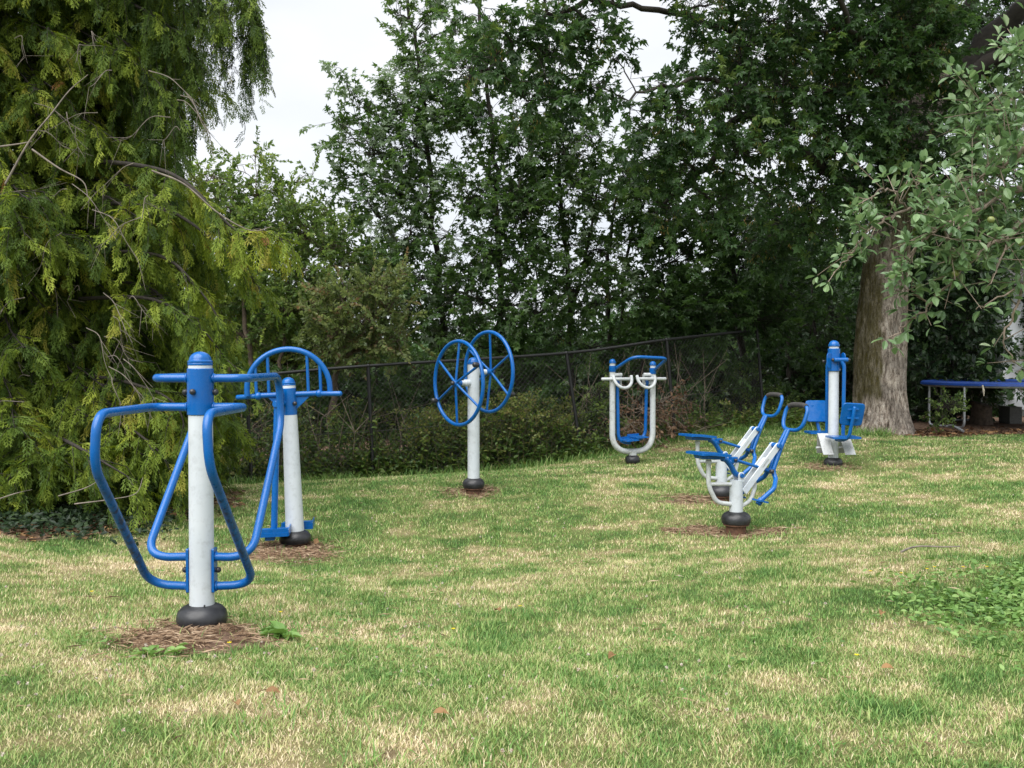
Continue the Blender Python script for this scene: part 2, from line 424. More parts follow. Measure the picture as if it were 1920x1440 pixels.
def bark_mat():
    t = NT('furrowed_bark'); v = t.coord('Object', (1, 1, .22)); v2 = t.coord('Object')
    n = t.noise(v, 26, 8, .68); n2 = t.noise(v2, 3.2, 5); n3 = t.noise(v2, 120, 3); 
    c = t.ramp(n, [(.34, (.055, .040, .030)), (.44, (.32, .26, .21)), (.56, (.60, .52, .445)), (.75, (.76, .70, .62))])
    c = t.mix(t.ramp(n2, [(.45, (0, 0, 0)), (.62, (.55, .55, .55))]), c, (.15, .135, .12))
    moss = t.math('MULTIPLY', t.attr('moss'), t.ramp(n, [(.25, (1, 1, 1)), (.8, (.55, .55, .55))]))
    c = t.mix(moss, c, t.ramp(n3, [(.35, (.040, .040, .007)), (.7, (.125, .105, .020))]))
    c = t.mix(t.attr('bare'), c, (.42, .35, .27))
    nf = t.noise(t.coord('Object', (1, 1, .38)), 62, 6, .75)
    c = t.mix(t.ramp(nf, [(.40, (.7, .7, .7)), (.50, (0, 0, 0))]), c, (.05, .04, .032))
    t.col(c); t.bump(t.math('ADD', n, nf), 1.0, .05)
    return t.set(Roughness=.95, Specular_IOR_Level=.15)
M['bark'] = bark_mat()
SKY_CLOUD, SUN, EXPO = 0.50, 2.7, 1.22
# ------------------------------------------------------------------ fitness machines
def one(fn, name, mat, parent): mb = MB(); fn(mb); return mb.build(name, M[mat] if isinstance(mat, str) else mat, parent)
def boot(parent, r=.117, stub=.0, mat='rubber'):
    s = r / .117
    prof = [(.098 * s, .0), (.110 * s, .008), (.1165 * s, .026), (.117 * s, .046), (.110 * s, .068), (.094 * s, .086), (.074 * s, .096), (.056 * s, .1)]
    o = one(lambda m: m.lathe([(a, b + stub) for a, b in prof], 40), 'rubber_boot', mat, parent)
    one(lambda m: m.lathe([(.060 * s + .02, -.05), (.060 * s + .02, max(stub - .008, .0)), (.102 * s, max(stub - .008, .0)), (.102 * s, stub + .003)], 32, sharp=True), 'base_plate', 'rust', parent)
    return o
def dome(parent, z, r, at=(0, 0)):
    """blue cap: flange, groove and dome; z is the underside"""
    k = r / .057
    pr = [(.053 * k, 0), (.057 * k, .002), (.0575 * k, .009), (.0555 * k, .012), (.0575 * k, .015), (.0575 * k, .022), (.0515 * k, .025)] + [(.051 * k * math.cos(a), .025 + .041 * k * math.sin(a)) for a in np.linspace(0.02, PI / 2 - .02, 9)] + [(0, .025 + .041 * k)]
    return one(lambda m: m.lathe(pr, 32, (at[0], at[1], z)), 'end_cap', 'blue', parent)
def post(parent, z0, z1, r0, r1, mat='white'):
    return one(lambda m: m.lathe([(r0, z0), (r1, z1)], 40), 'post', mat, parent)
def collar(parent, z0, z1, r, r2=None):
    r2 = r2 or r
    return one(lambda m: m.lathe([(r - .003, z0), (r, z0 + .003), (r2, z1 - .003), (r2 - .003, z1)], 40), 'collar', 'blue', parent)
def cap(parent, c, axis, r=.0145):
    c = np.array(c, float); a = nrm(np.array(axis, float))
    return one(lambda m: m.cyl(c - a * .012, c + a * .004, r * .8, 14).ball(c + a * .008, r, 14), 'bolt_cap', 'knob', parent)

# --- dip and leg raise station -------------------------------------------------------------
b = W(379, 1172, 4.67)
t = thing('dip_station', 'nearest machine, four bent blue tube loops round a post on a bare soil mound', 'exercise machine', b, group='outdoor fitness machines')
boot(t); post(t, .09, 1.225, .0575, .055); collar(t, .993, 1.211, .061, .0605); dome(t, 1.224, .057)
for s, fy, zt, zb, L in ((-1, -1, 1.03, .185, .63), (1, -1, 1.03, .185, .61), (-1, 1, 1.165, .325, .66), (1, 1, 1.165, .325, .66)):
    sx = .225 if s < 0 else .213
    dr = .215 if fy < 0 else .25
    path = fillet([(s * .045, 0, zt), (s * sx, 0, zt), (s * sx, fy * L, zt), (s * (sx + .012), fy * (L + .0), zt - dr), (s * (sx + .03), -fy * .03, zb + .0), (s * .05, 0, zb)], [.07, .085, .16, .10], 9)
    rs = np.full(len(path), .0195)
    o = one(lambda m: m.tube(path, .0195, 18).lathe([(.0195, 0), (.0235, .003), (.0235, .006), (.0195, .011)], 18, (s * .059, 0, zt), (s, 0, 0), caps=False).lathe([(.0195, 0), (.0235, .003), (.0235, .006), (.0195, .011)], 18, (s * .065, 0, zb), (s, 0, 0), caps=False), 'loop_bar', 'blue_scuffed' if fy < 0 else 'blue', t)
    tag(o, ('near' if fy < 0 else 'rear') + ' loop bending down to the ' + ('lower' if fy < 0 else 'upper') + ' end of the side plate')
for s in (-1, 1):
    p = one(lambda m: m.box((s * .060, 0, .262), (.012, .058, .205)), 'side_plate', 'blue', t)
    cap(p, (s * .070, 0, .262), (s, 0, 0), .014)
    cap(t, (s * .0625, 0, 1.10), (s, 0, 0), .015)
cap(t, (-.014, -.0605, 1.103), (-.2, -1, 0), .0145)
one(lambda m: m.cyl((.028, -.050, .105), (.03, -.0605, .105), .004, 8), 'screw', 'knob', t)

# --- standing pendulum swing --------------------------------------------------------------
b = W(554, 1023, 7.7) + [0, 0, .02]
t = thing('pendulum_swing', 'leaning tapered grey post with a blue half-circle handle on top and hanging footplates', 'exercise machine', b, (0, math.radians(-2.2), math.radians(6)), 'outdoor fitness machines')
boot(t, .122); post(t, .085, 1.225, .071, .0535); collar(t, .995, 1.205, .0575, .056); dome(t, 1.224, .055)
one(lambda m: m.tube([(-.235, 0, 1.155), (.235, 0, 1.155)], .021, 16), 'crossbar', 'blue', t)
a = np.linspace(0, PI, 31)
arch = np.vstack([[(.315, 0, 1.155)], np.c_[.315 * np.cos(a), 0 * a, 1.20 + .305 * np.sin(a)], [(-.315, 0, 1.155)]])
one(lambda m: m.tube(arch, .0215, 16), 'arch_handle', 'blue', t)
for x in (-.245, -.15, .15, .245):
    zt = 1.20 + .305 * math.sqrt(1 - (x / .315) ** 2)
    one(lambda m: m.tube([(x, 0, 1.155), (x, 0, zt)], .0125, 12), 'upright', 'blue', t)
for s in (-1, 1):
    h = one(lambda m: m.tube([(s * .225, 0, 1.152), (s * .40, -s * .07, 1.147)], .020, 14, round_end=True), 'side_grip', 'blue', t)
    one(lambda m: m.ball((s * .232, -.004, 1.153), .030, 14), 'joint', 'blue', h)
    one(lambda m: m.prism([(s * .05, 1.14), (s * .165, 1.14), (s * .05, 1.035)][::s], .008), 'gusset', 'blue', t)
    q = -s  # swing arms hang in front-left and behind-right
    px_, py_ = (-.075, -.125) if s > 0 else (.012, .125); sx_ = -.065 if s > 0 else 0
    sw = one(lambda m: m.tube([(px_, py_, 1.10), (px_ + sx_, py_ * 1.05, .13)], .0245, 16), 'swing_arm', 'blue', t)
    one(lambda m: m.cyl((px_ * .5, py_ * .3, 1.09), (px_ * 1.15, py_ * 1.3, 1.09), .026, 16).box((px_ * .7, py_ * .75, 1.15), (.045, .05, .10)), 'pivot', 'blue', sw)
    R = Matrix.Rotation(math.radians(5), 4, 'X')
    fp = one(lambda m: m.box((px_ + sx_ - .005, py_ * 1.1, .115), (.24, .17, .030), R).box((px_ + sx_, py_ * 1.1 - .081, .128), (.24, .006, .055), R).box((px_ + sx_ + .118, py_ * 1.1, .128), (.006, .17, .055), R), 'footplate', 'blue', sw)
    one(lambda m: m.box((px_ + sx_ - .03, py_ * 1.1, .085), (.07, .08, .05)), 'stop_block', 'blue', fp)
cap(t, (.045, -.047, 1.085), (.6, -.8, 0), .017)

# --- twin wheels ---------------------------------------------------------------------------
b = W(888, 919, 9.67)
t = thing('shoulder_wheel', 'pale grey post carrying two big blue six-spoke wheels', 'exercise machine', b, (0, 0, 0), 'outdoor fitness machines')
boot(t, .107, .02); post(t, .10, 1.24, .0585, .0575); dome(t, 1.225, .0615)
one(lambda m: m.lathe([(.03, -.04), (.05, 0), (.095, .035)], 24), 'rust_stub', 'rust', t)
yaw = math.radians(52)
nv = np.array([-math.sin(yaw), -math.cos(yaw), 0]); tv = np.array([math.cos(yaw), -math.sin(yaw), 0]); zv = np.array([0, 0, 1.])
for s, zc, R, ph, kn in ((1, 1.045, .402, 3, (60, 240)), (-1, 1.15, .392, 4, (-60, 120))):
    c0 = np.array([0, 0, zc]); d = nv * s
    ax = one(lambda m: m.cyl(c0 + d * .05, c0 + d * .11, .034, 20).cyl(c0 + d * .10, c0 + d * .16, .026, 20), 'axle', 'white', t)
    c = c0 + d * .18; hub = c + d * .03
    a = np.linspace(0, 2 * PI, 72, endpoint=False)
    wh = one(lambda m: m.tube([c + R * (math.sin(q) * tv + math.cos(q) * zv) for q in a], .0185, 12, closed=True), 'wheel', 'blue', t)
    for k in range(6):
        q = math.radians(60 * k + ph); e = math.sin(q) * tv + math.cos(q) * zv
        one(lambda m: m.tube([hub + e * .01, c + e * (R - .01)], .0125, 10), 'spoke', 'blue', wh)
    one(lambda m: m.cyl(c - d * .035, hub + d * .025, .028, 18), 'hub', 'blue', wh)
    cap(wh, hub + d * .028, d, .022)
    for q0 in kn:
        q = math.radians(q0 + ph); e = math.sin(q) * tv + math.cos(q) * zv; p = c + e * (R - .01)
        one(lambda m: m.tube([p + d * .008, p + d * .028, p + d * .062], [.014, .025, .026], 14, round_end=True), 'crank_knob', 'knob', wh)

# --- air walker ----------------------------------------------------------------------------
b = W(1186, 868, 12.4)
t = thing('air_walker', 'pale grey U-shaped frame with blue hanging legs and blue overhead bar', 'exercise machine', b, (0, 0, math.radians(18)), 'outdoor fitness machines')
boot(t, .092); post(t, .085, .15, .052, .047, 'white_old')
fr = fillet([(-.275, 0, 1.25), (-.275, 0, .145), (.275, 0, .145), (.275, 0, 1.225)], [.215, .215], 14)
one(lambda m: m.tube(fr, .0355, 20), 'u_frame', 'white_old', t)
for x, dz in ((-.275, 0), (.275, -.028)):
    one(lambda m: m.lathe([(.041, 1.138 + dz), (.042, 1.141 + dz), (.042, 1.21 + dz), (.039, 1.213 + dz)], 24, (x, 0, 0)), 'collar', 'blue', t)
    dome(t, 1.243 + dz, .042, (x, 0))
one(lambda m: m.tube(fillet([(-.24, 0, 1.175), (-.14, -.31, 1.325), (.31, -.33, 1.305), (.285, 0, 1.15)], [.14, .07], 8), .0195, 14), 'overhead_bar', 'blue', t)
for s in (-1, 1):
    x = s * .275
    g = one(lambda m: m.tube([(x + s * .155, -.04, 1.05), (x - s * .235, -.04, 1.05)], .0195, 14, round_end=True), 'grip_bar', 'white_old', t)
    cx = x - s * .115
    arc = [(cx + .12 * math.cos(q), -.05 - .06 * math.sin(q), 1.065 - .125 * math.sin(q)) for q in np.linspace(0, PI, 15)]
    one(lambda m: m.tube([(arc[0][0], -.04, 1.085)] + arc + [(arc[-1][0], -.04, 1.085)], .0195, 14, round_end=True), 'curved_grip', 'white_old', t)
    pv = one(lambda m: m.cyl((x, 0, 1.10), (x - s * .125, 0, 1.10), .024, 16).box((x - s * .115, .02, 1.035), (.016, .05, .14)).cyl((x - s * .02, .02, .995), (x - s * .105, .02, .995), .022, 16), 'pivot_bracket', 'white_old', t)
    yl = .02 + .03 * s
    zf = .275 if s < 0 else .305
    lg = one(lambda m: m.tube(fillet([(x - s * .075, .02, 1.0), (x - s * .078, yl, zf - .015), (x - s * .24, yl, zf - .022)], [.12], 8), .021, 14), 'swing_leg', 'blue', t)
    one(lambda m: m.ball((x - s * .075, .02, 1.0), .032, 14), 'pivot', 'blue', lg)
    R = Matrix.Rotation(math.radians(-5 if s < 0 else -3), 4, 'Y')
    one(lambda m: m.box((x - s * .195, yl - .03, zf + .018), (.165, .30, .014), R).box((x - s * .195, yl + .11, zf + .030), (.165, .012, .035), R), 'footplate', 'blue', lg)

# --- rowers --------------------------------------------------------------------------------
def ring_loop(m, c, U, V, w, h, r, a0, a1, n=40):
    P = []
    for q in np.linspace(a0, a1, n):
        cs, sn = math.cos(q), math.sin(q)
        x = w * np.sign(cs) * abs(cs) ** .62 * (1 + .10 * sn); z = h * np.sign(sn) * abs(sn) ** .62
        P.append(c + U * x + V * z)
    return P
def rower(name, label, loc, yaw, dh):
    t = thing(name, label, 'exercise machine', loc, (0, 0, yaw), 'outdoor fitness machines')
    k = 1 / math.cos(yaw)          # the side view was measured foreshortened
    P = lambda u, v, y=0.0: np.array([u * k, y, v])
    boot(t, .117, .045); one(lambda m: m.lathe([(.06, -.03), (.057, .05)], 20), 'rust_stub', 'rust', t)
    post(t, .14, .397, .054, .0515)
    fk = MB()
    for y in (-.036, .036):
        a = np.linspace(0, PI, 13)
        fk.prism([(.027 * math.cos(q) * 1. + .02 * k, .435 + .027 * math.sin(q)) for q in a] + [(-.027 + .02 * k, .38), (.027 + .02 * k, .38)], .012, Matrix.Translation((0, y, 0)))
    pf = fk.build('pivot_fork', M['white'], t)
    one(lambda m: m.cyl(P(.02, .434, -.055), P(.02, .434, .055), .018, 20), 'pivot_pin', 'blue', pf)
    # seat arm and seat
    sa = one(lambda m: m.tube(spline([P(-.125, .572), P(-.09, .560), P(-.05, .515), P(-.015, .455), P(.02, .432)], 7), .0225, 16), 'seat_arm', 'blue', t)
    one(lambda m: m.tube([P(-.05, .535), P(-.022, .56)], .024, 14).box(P(-.028, .558), (.06, .05, .045)), 'lug', 'blue', sa)
    cap(sa, P(-.028, .558, -.03), (0, -1, 0), .013)
    ol = [(-.365 * k, .632), (-.365 * k, .613), (-.33 * k, .613), (-.28 * k, .609), (-.125 * k, .592), (-.113 * k, .600), (-.114 * k, .612), (-.33 * k, .632)]
    st = one(lambda m: m.prism(ol, .25, None, .008), 'seat', 'blue', sa)
    one(lambda m: m.prism([(-.335 * k, .608), (-.13 * k, .592), (-.14 * k, .568), (-.325 * k, .580)], .12), 'seat_pan', 'blue', st)
    # white support hoop under the seat
    hp = one(lambda m: m.tube(fillet([P(-.24, .552), P(-.24, .36), P(-.17, .225), P(-.04, .205)], [.20, .10], 9), .0185, 14).tube([P(-.238, .375), P(-.04, .365)], .015, 12), 'seat_stop_hoop', 'white_old', t)
    one(lambda m: m.cyl(P(-.24, .535), P(-.24, .565), .024, 14), 'stop_pad', 'white_old', hp)
    one(lambda m: m.tube(fillet([P(.03, .175), P(.13, .225), P(.165, .33), P(.155, .40)], [.10, .06], 8), .0165, 14), 'lever_stop', 'white_old', t)
    # twin white bars up to the lever
    a0, a1 = P(.045, .30), P(.345, .658); d = nrm(a1 - a0); e = np.array([-d[2], 0, d[0]])
    for y in (-.036, .036):
        ol = [a0 + e * .026, a0 - e * .026] + [a1 + .026 * (math.sin(q) * d - math.cos(q) * e) for q in np.linspace(0, PI, 11)]
        one(lambda m: m.prism([(q[0], q[2]) for q in ol], .012, Matrix.Translation((0, y, 0))), 'link_plate', 'white', t)
    one(lambda m: m.cyl(P(.348, .66, -.062), P(.348, .66, .062), .021, 20), 'link_pin', 'blue', t)
    one(lambda m: m.box((a0 + d * .30), (.10, .084, .012), Matrix.Rotation(-math.atan2(d[2], d[0]), 4, 'Y')), 'link_spacer', 'white_old', t)
    # pull rod
    one(lambda m: m.tube([P(-.03, .562), P(.18, .495), P(.29, .452)], .0125, 12), 'pull_rod', 'blue', t)
    # lever
    lv = MB()
    for y in (-.022, .022): lv.tube([P(.458, .785, y * .6), P(.385, .645, y), P(.31, .45, y)], .0165, 12)
    lv.tube([P(.30, .455, -.05), P(.30, .455, .05)], .022, 14)
    lv = lv.build('lever', M['blue'], t); cap(lv, P(.275, .458, -.055), (0, -1, 0), .018)
    for y in (-.15, .15):
        lv2 = one(lambda m: m.tube(fillet([P(.305, .455, y * .2), P(.30, .40, y * .5), P(.235, .335, y), P(.115, .245, y)], [.06, .08], 7), .0185, 12), 'pedal_arm', 'blue', lv)
        R = Matrix.Rotation(math.radians(14), 4, 'Y')
        one(lambda m: m.box(P(.112, .243, y), (.085, .11, .014), R).cyl(P(.125, .256, y), P(.092, .218, y), .024, 12), 'foot_pedal', 'blue', lv2)
    # handle ring, standing across the lever
    hw, hh = .135, .108; Vd = nrm(np.array([.33, 0, 1.0])); Ud = np.array([0, 1., 0]); c = P(.522, .882) 
    hr = one(lambda m: m.tube(ring_loop(m, c, Ud, Vd, hw, hh, .016, PI * .70, PI * 2.30, 44), .016, 12), 'handle_ring', 'blue', lv)
    one(lambda m: m.tube(ring_loop(m, c, Ud, Vd, hw, hh, .016, PI * .285, PI * .715, 14), .0215, 12), 'hand_grip', 'grip', hr)
    return t
rower('rowing_machine', 'nearer of the two seated rowers, standing on a scuffed bare patch of lawn', W(1380, 993, 7.9), math.radians(22), 0)
rower('rowing_machine', 'rear rower, partly hidden behind the white bars of the nearer one', W(1352, 938, 9.3), math.radians(21), 0)

# --- leg press -----------------------------------------------------------------------------
b = W(1562, 874, 11.2)
q = .001125
X = lambda x: (x - 446) * q
Z = lambda y: (1348 - y) * q
t = thing('leg_press', 'grey post with two hanging blue seats and tread plates, before the big trunk', 'exercise machine', b, (0, 0, 0), 'outdoor fitness machines')
boot(t, .104); post(t, .02, Z(148), .058, .054, 'white'); collar(t, Z(395), Z(170), .071, .067); dome(t, Z(150), .062)
for x0, r in ((-.072, -.22), (.095, .22)):
    a = np.linspace(0, 2 * PI, 28, endpoint=False)
    Rm = Matrix.Translation((x0, -.065 if x0 < 0 else -.03, 0)) @ Matrix.Rotation(math.radians(30 if x0 < 0 else -70), 4, 'Z')
    one(lambda m: m.prism([((.052 - .012 * math.cos(2 * k)) * math.cos(k), 1.19 + .088 * math.sin(k)) for k in a], .012, Rm), 'ear_plate', 'blue', t)
one(lambda m: m.cyl((-.03, -.095, 1.197), (.125, -.095, 1.197), .026, 18), 'pivot_tube', 'blue', t)
cap(t, (-.032, -.095, 1.197), (-1, 0, 0), .02); cap(t, (-.115, -.02, 1.18), (-1, -.2, 0), .018); cap(t, (.127, -.095, 1.197), (1, 0, 0), .02)
one(lambda m: m.cyl((-.045, .10, 1.197), (.045, .10, 1.197), .026, 18), 'pivot_tube', 'blue', t)
for s in (1, -1):
    xa = .074 if s > 0 else -.036
    m1 = fillet([(xa * .6, -s * .095, 1.20), (xa * 1.1, -s * .105, 1.13), (xa, -s * .11, .36)], [.10], 8)
    sw = one(lambda m: m.tube(m1, .0205, 14), 'swing_arm', 'blue', t)
    zs = .345 if s > 0 else .365
    xs = .045 if s > 0 else -.055
    one(lambda m: m.tube([(s * .0, -s * .10, zs - .035), (xs, -s * .22, zs - .03)], .021, 12), 'seat_beam', 'blue', sw)
    st = one(lambda m: m.box((xs - .012, -s * .235, zs), (.31, .28, .022), None, .006), 'seat', 'blue', sw)
    xb, yb = (.075, -.40) if s > 0 else (-.075, .36)
    zc_ = .607 if s > 0 else .603
    a = np.linspace(0, 2 * PI, 36, endpoint=False)
    sq = [(.13 * np.sign(math.cos(k)) * abs(math.cos(k)) ** .28, .127 * np.sign(math.sin(k)) * abs(math.sin(k)) ** .28) for k in a]
    Rm = Matrix.Translation((xb, yb, zc_)) @ Matrix.Rotation(math.radians(6 * s), 4, 'Z') @ Matrix.Rotation(math.radians(14 * s), 4, 'X') @ Matrix.Rotation(math.radians(4 if s > 0 else 0), 4, 'Y')
    bk = one(lambda m: m.prism(sq, .016, Rm, .006), 'backrest', 'blue', sw)
    yo = -s * .022
    one(lambda m: m.tube(fillet([(xb + .005, yb + yo * 1.6 - s * .02, zc_ + .075), (xb - .005, yb + yo * 1.6 + s * .01, zc_ - .06), (xb - s * .03, yb + yo + s * .04, .34), (xb - s * .09, -s * .24, .31)], [.1, .09], 8), .019, 12, round_end=True), 'backrest_tube', 'blue', bk)
    for dz in (.055, -.04):
        one(lambda m: m.box((xb, yb + yo * .9, zc_ + dz), (.125, .02, .02)), 'mount_strip', 'blue', bk)
one(lambda m: m.cyl((-.20, -.02, Z(1162)), (.19, -.02, Z(1162)), .0135, 14), 'cross_tube', 'plate', t)
for x0, y0, ztop, xb2 in ((-.13, -.03, .372, .03), (.125, -.03, .31, .022)):
    zb_ = .145
    for s in (-1, 1):
        V = [(x0 - .058, y0 + s * .012, ztop), (x0 + .058, y0 + s * .012, ztop), (x0 + .058 + xb2, y0 + s * .125, zb_), (x0 - .058 + xb2, y0 + s * .125, zb_)]
        V2 = [(a_, b_ - s * .006, c_ - .005) for a_, b_, c_ in V]
        one(lambda m: m.add(V + V2, [(0, 1, 2, 3), (7, 6, 5, 4), (0, 4, 5, 1), (1, 5, 6, 2), (2, 6, 7, 3), (3, 7, 4, 0)], False), 'tread_plate', 'plate', t)
# ------------------------------------------------------------------ ground
def lines(a, b, s): return np.arange(a, b + 1e-6, s)
xs = np.concatenate([[-160, -90, -50, -30, -20, -14, -11, -9.5], lines(-8.5, -5, .35), lines(-4.8, 7.4, .055), lines(7.6, 12, .3), [13, 15, 19, 26, 40, 70, 110, 160]])
ys = np.concatenate([[-60, -30, -12, -6, -3, -1, 0, .8, 1.4], lines(1.8, 2.4, .2), lines(2.5, 9.5, .055), lines(9.6, 17, .09), lines(17.3, 22, .5), [23, 25, 28, 33, 40, 55, 80, 130, 200, 260]])
SOIL = []   # x, y, rx, ry, strength
def soil(px, py, wpx, d, s=1.0, dx=0):
    p = gp(px, py); SOIL.append((p[0], p[1], wpx * p[1] / F / 2, d / 2, s)); return p
soil(352, 1197, 285, .62); soil(540, 1034, 190, .75); soil(885, 918, 105, .55, .85); soil(1305, 988, 105, .30, .85); soil(1442, 993, 80, .26, .85); soil(1378, 992, 70, .3, .8); soil(1322, 936, 120, .5, .85)
soil(1556, 873, 80, .5, .7); soil(722, 1408, 100, .16, .6); soil(1680, 812, 260, .9); soil(1815, 806, 360, 1.5); soil(1270, 842, 90, .6, .6)
for px, py, w, d in ((20, 985, 220, 1.0), (150, 966, 300, 1.7), (285, 944, 300, 1.7), (60, 935, 420, 3.0), (360, 928, 190, 1.5), (240, 915, 260, 1.6)): soil(px, py, w, d)
def soil_at(x, y):
    m = np.zeros_like(x)
    for a, b_, rx, ry, s in SOIL:
        dd = np.hypot((x - a) / rx, (y - b_) / ry) + (fbm(x * 5 + a, y * 5, 4) - .5) * 1.7
        m = np.maximum(m, s * np.clip((1.06 - dd) / .30, 0, 1))
    return m
def dry_at(x, y):
    """how parched the turf is: broad drifts, blotches and fine streaks"""
    d = .36 * fbm(x * .85 + 3, y * .75 + 5, 4) + .52 * fbm(x * 2.2 + 11, y * 2.8, 4) + .44 * fbm(x * 7, y * 8 + 4, 3)
    d = (d / 1.32 - .5) * 2.3 + .515
    d -= .17 * np.clip((y - 6.5) / 4, 0, 1)           # greener up towards the fence
    g = np.exp(-(((x - 3.6) / 1.5) ** 2 + ((y - 4.6) / .9) ** 2)) # lush corner on the right
    return d - .30 * g
def mound(x, y):
    z = 0
    for a, b_, r, h in ((-1.40, 4.62, .42, .035), (-1.68, 7.65, .45, .008), (1.77, 7.9, .35, -.045), (-.37, 9.67, .25, -.03), (1.95, 9.3, .25, -.03)):
        z = z + h * np.exp(-((x - a) ** 2 + (y - b_) ** 2) / (r * r))
    return z
XX, YY = np.meshgrid(xs, ys)
fine = (XX > -5) & (XX < 7.5) & (YY > 1.5) & (YY < 17)
ZZ = G(XX, YY) + np.where(fine, mound(XX, YY) + .030 * (fbm(XX * 1.3, YY * 1.3, 3) - .5) + .016 * (fbm(XX * 9, YY * 9, 3) - .5), 0) - .012
nx, ny = len(xs), len(ys)
idx = np.arange(nx * ny).reshape(ny, nx)
q = np.stack([idx[:-1, :-1], idx[:-1, 1:], idx[1:, 1:], idx[1:, :-1]], -1).reshape(-1, 4)
SS = soil_at(XX.ravel(), YY.ravel()); SS = np.maximum(SS, np.clip((YY.ravel() - 14.8 - .0 * XX.ravel()) / .6, 0, 1))
me = mesh_from('lawn', np.stack([XX.ravel(), YY.ravel(), ZZ.ravel()], 1), [(q, True)], M['ground'], [('dry', 'POINT', dry_at(XX.ravel(), YY.ravel())), ('soil', 'POINT', SS)])
tag(link('lawn', me), kind='structure')
def gz2(x, y): return G(x, y) + mound(x, y) + .030 * (fbm(x * 1.3, y * 1.3, 3) - .5) - .012

# ------------------------------------------------------------------ grass
def edge_y(x):  # far edge of the mown turf, along fence and wood
    return np.interp(x, [-4, -3.3, -1.8, .92, 2.2, 3.9, 5.2, 7.5, 9], [12.4, 12.6, 13.15, 14.1, 14.6, 15.3, 14.4, 14.9, 15])
BL = (np.array([(-.5, 0, 0), (.5, 0, 0), (.33, .55, .10), (-.33, .55, .10), (0, 1, .38)]), np.array([(0, 1, 2), (0, 2, 3), (3, 2, 4)], np.int32))
BT = (np.array([(-.5, 0, 0), (.5, 0, 0), (0, 1, .25)]), np.array([(0, 1, 2)], np.int32))
def scatter(n, y0, y1, m=.60):
    y = np.sqrt(rng.random(n) * (y1 ** 2 - y0 ** 2) + y0 ** 2); x = (rng.random(n) * 2 - 1) * (m * y + .9)
    return x, y
gf = Fol(); th = Fol()
class Blade:  # blades have their own width, so place them with two scales
    pass
def blades(fol, tm, x, y, h, w, T, lean=.45, z=None):
    n = len(x); P = np.stack([x, y, gz2(x, y) - .004 if z is None else z], 1)
    a = rng.random(n) * 2 * PI
    A = nrm(np.stack([np.cos(a) * lean * rng.random(n), np.sin(a) * lean * rng.random(n), np.ones(n)], 1)); N = np.stack([np.cos(a), np.sin(a), 0 * a], 1)
    X = nrm(np.cross(A, N)); N = np.cross(X, A); tv, tf = tm
    V = P[:, None] + X[:, None] * (tv[None, :, 0:1] * w[:, None, None]) + (A[:, None] * tv[None, :, 1:2] + N[:, None] * tv[None, :, 2:3]) * h[:, None, None]
    k = len(tv); fol.v.append(V.reshape(-1, 3).astype(np.float32)); fol.f.append((np.arange(n)[:, None, None] * k + tf[None]).reshape(-1, 3) + fol.n)
    fol.t.append(np.repeat(T, len(tf))); fol.n += n * k
for n, y0, y1, tm, hh, ww in ((230000, 2.6, 4.6, BL, .038, .0034), (180000, 4.6, 7.2, BT, .040, .0052), (165000, 7.2, 10.5, BT, .042, .0075), (110000, 10.5, 15.4, BT, .046, .010)):
    x, y = scatter(n, y0, y1, .56)
    k = (y < edge_y(x) + .1 * rng.random(n)) & (rng.random(n) > soil_at(x, y) * 1.02); x, y = x[k], y[k]; n = len(x)
    d = dry_at(x, y); T = np.clip(d + rng.normal(0, .235, n), .0, 1)
    h = hh * .74 * (.45 + .75 * rng.random(n)) * (1.15 - .35 * np.clip(d, 0, 1)) * (.75 + .5 * fbm(x * 3, y * 3, 2))
    blades(gf, tm, x, y, h, ww * (.6 + .8 * rng.random(n)), T, .75)
# longer unmown fringe at the fence and round the bases
n = 9000; x = rng.random(n) * 9.5 - 4; y = edge_y(x) + rng.normal(0, .10, n)
blades(gf, BL, x, y, .05 + .13 * rng.random(n) ** 2, .006 + .006 * rng.random(n), np.clip(.22 + .18 * rng.normal(size=n), 0, .8), .8)
for bx, by, r in ((-1.45, 4.67, .30), (-.37, 9.67, .16), (1.77, 7.9, .22), (1.95, 9.3, .2), (3.6, 11.2, .16), (-1.67, 7.7, .2)):
    n = 420; a = rng.random(n) * 2 * PI; rr = r * (.8 + 1.3 * rng.random(n)); x = bx + rr * np.cos(a); y = by + rr * np.sin(a)
    k = rng.random(n) > .75 * soil_at(x, y); x, y = x[k], y[k]; n = len(x)
    blades(gf, BL, x, y, .03 + .06 * rng.random(n), .004 + .003 * rng.random(n), np.clip(.25 + .2 * rng.normal(size=n), 0, .9), .9)
for px, py in [(1415, 968), (560, 1175), (500, 1150), (700, 1422), (690, 1075), (1500, 1210), (1700, 1390), (1560, 1340), (250, 1255), (130, 1180), (980, 1150), (1080, 1340), (860, 1330), (1290, 1290), (1130, 1085), (1640, 950), (760, 960), (1820, 960), (420, 1385), (300, 1120)] + [(60 + 1800 * rng.random(), 960 + 470 * rng.random()) for _ in range(46)]:
    p = gp(px, py); n = int(30 + 50 * rng.random()); r = .05 + .06 * rng.random(); x = p[0] + r * rng.normal(size=n) * 1.3; y = p[1] + r * rng.normal(size=n)
    k = soil_at(x, y) < .6; x, y = x[k], y[k]; n = len(x)
    if n: blades(gf, BL, x, y, (.03 + .055 * rng.random(n)) * (1 if p[1] < 8 else 1.2), .004 + .003 * rng.random(n), np.clip(.10 + .35 * rng.random() + .12 * rng.normal(size=n), 0, .9), 1.1)
tag(gf.build('grass', M['grass']), kind='stuff')
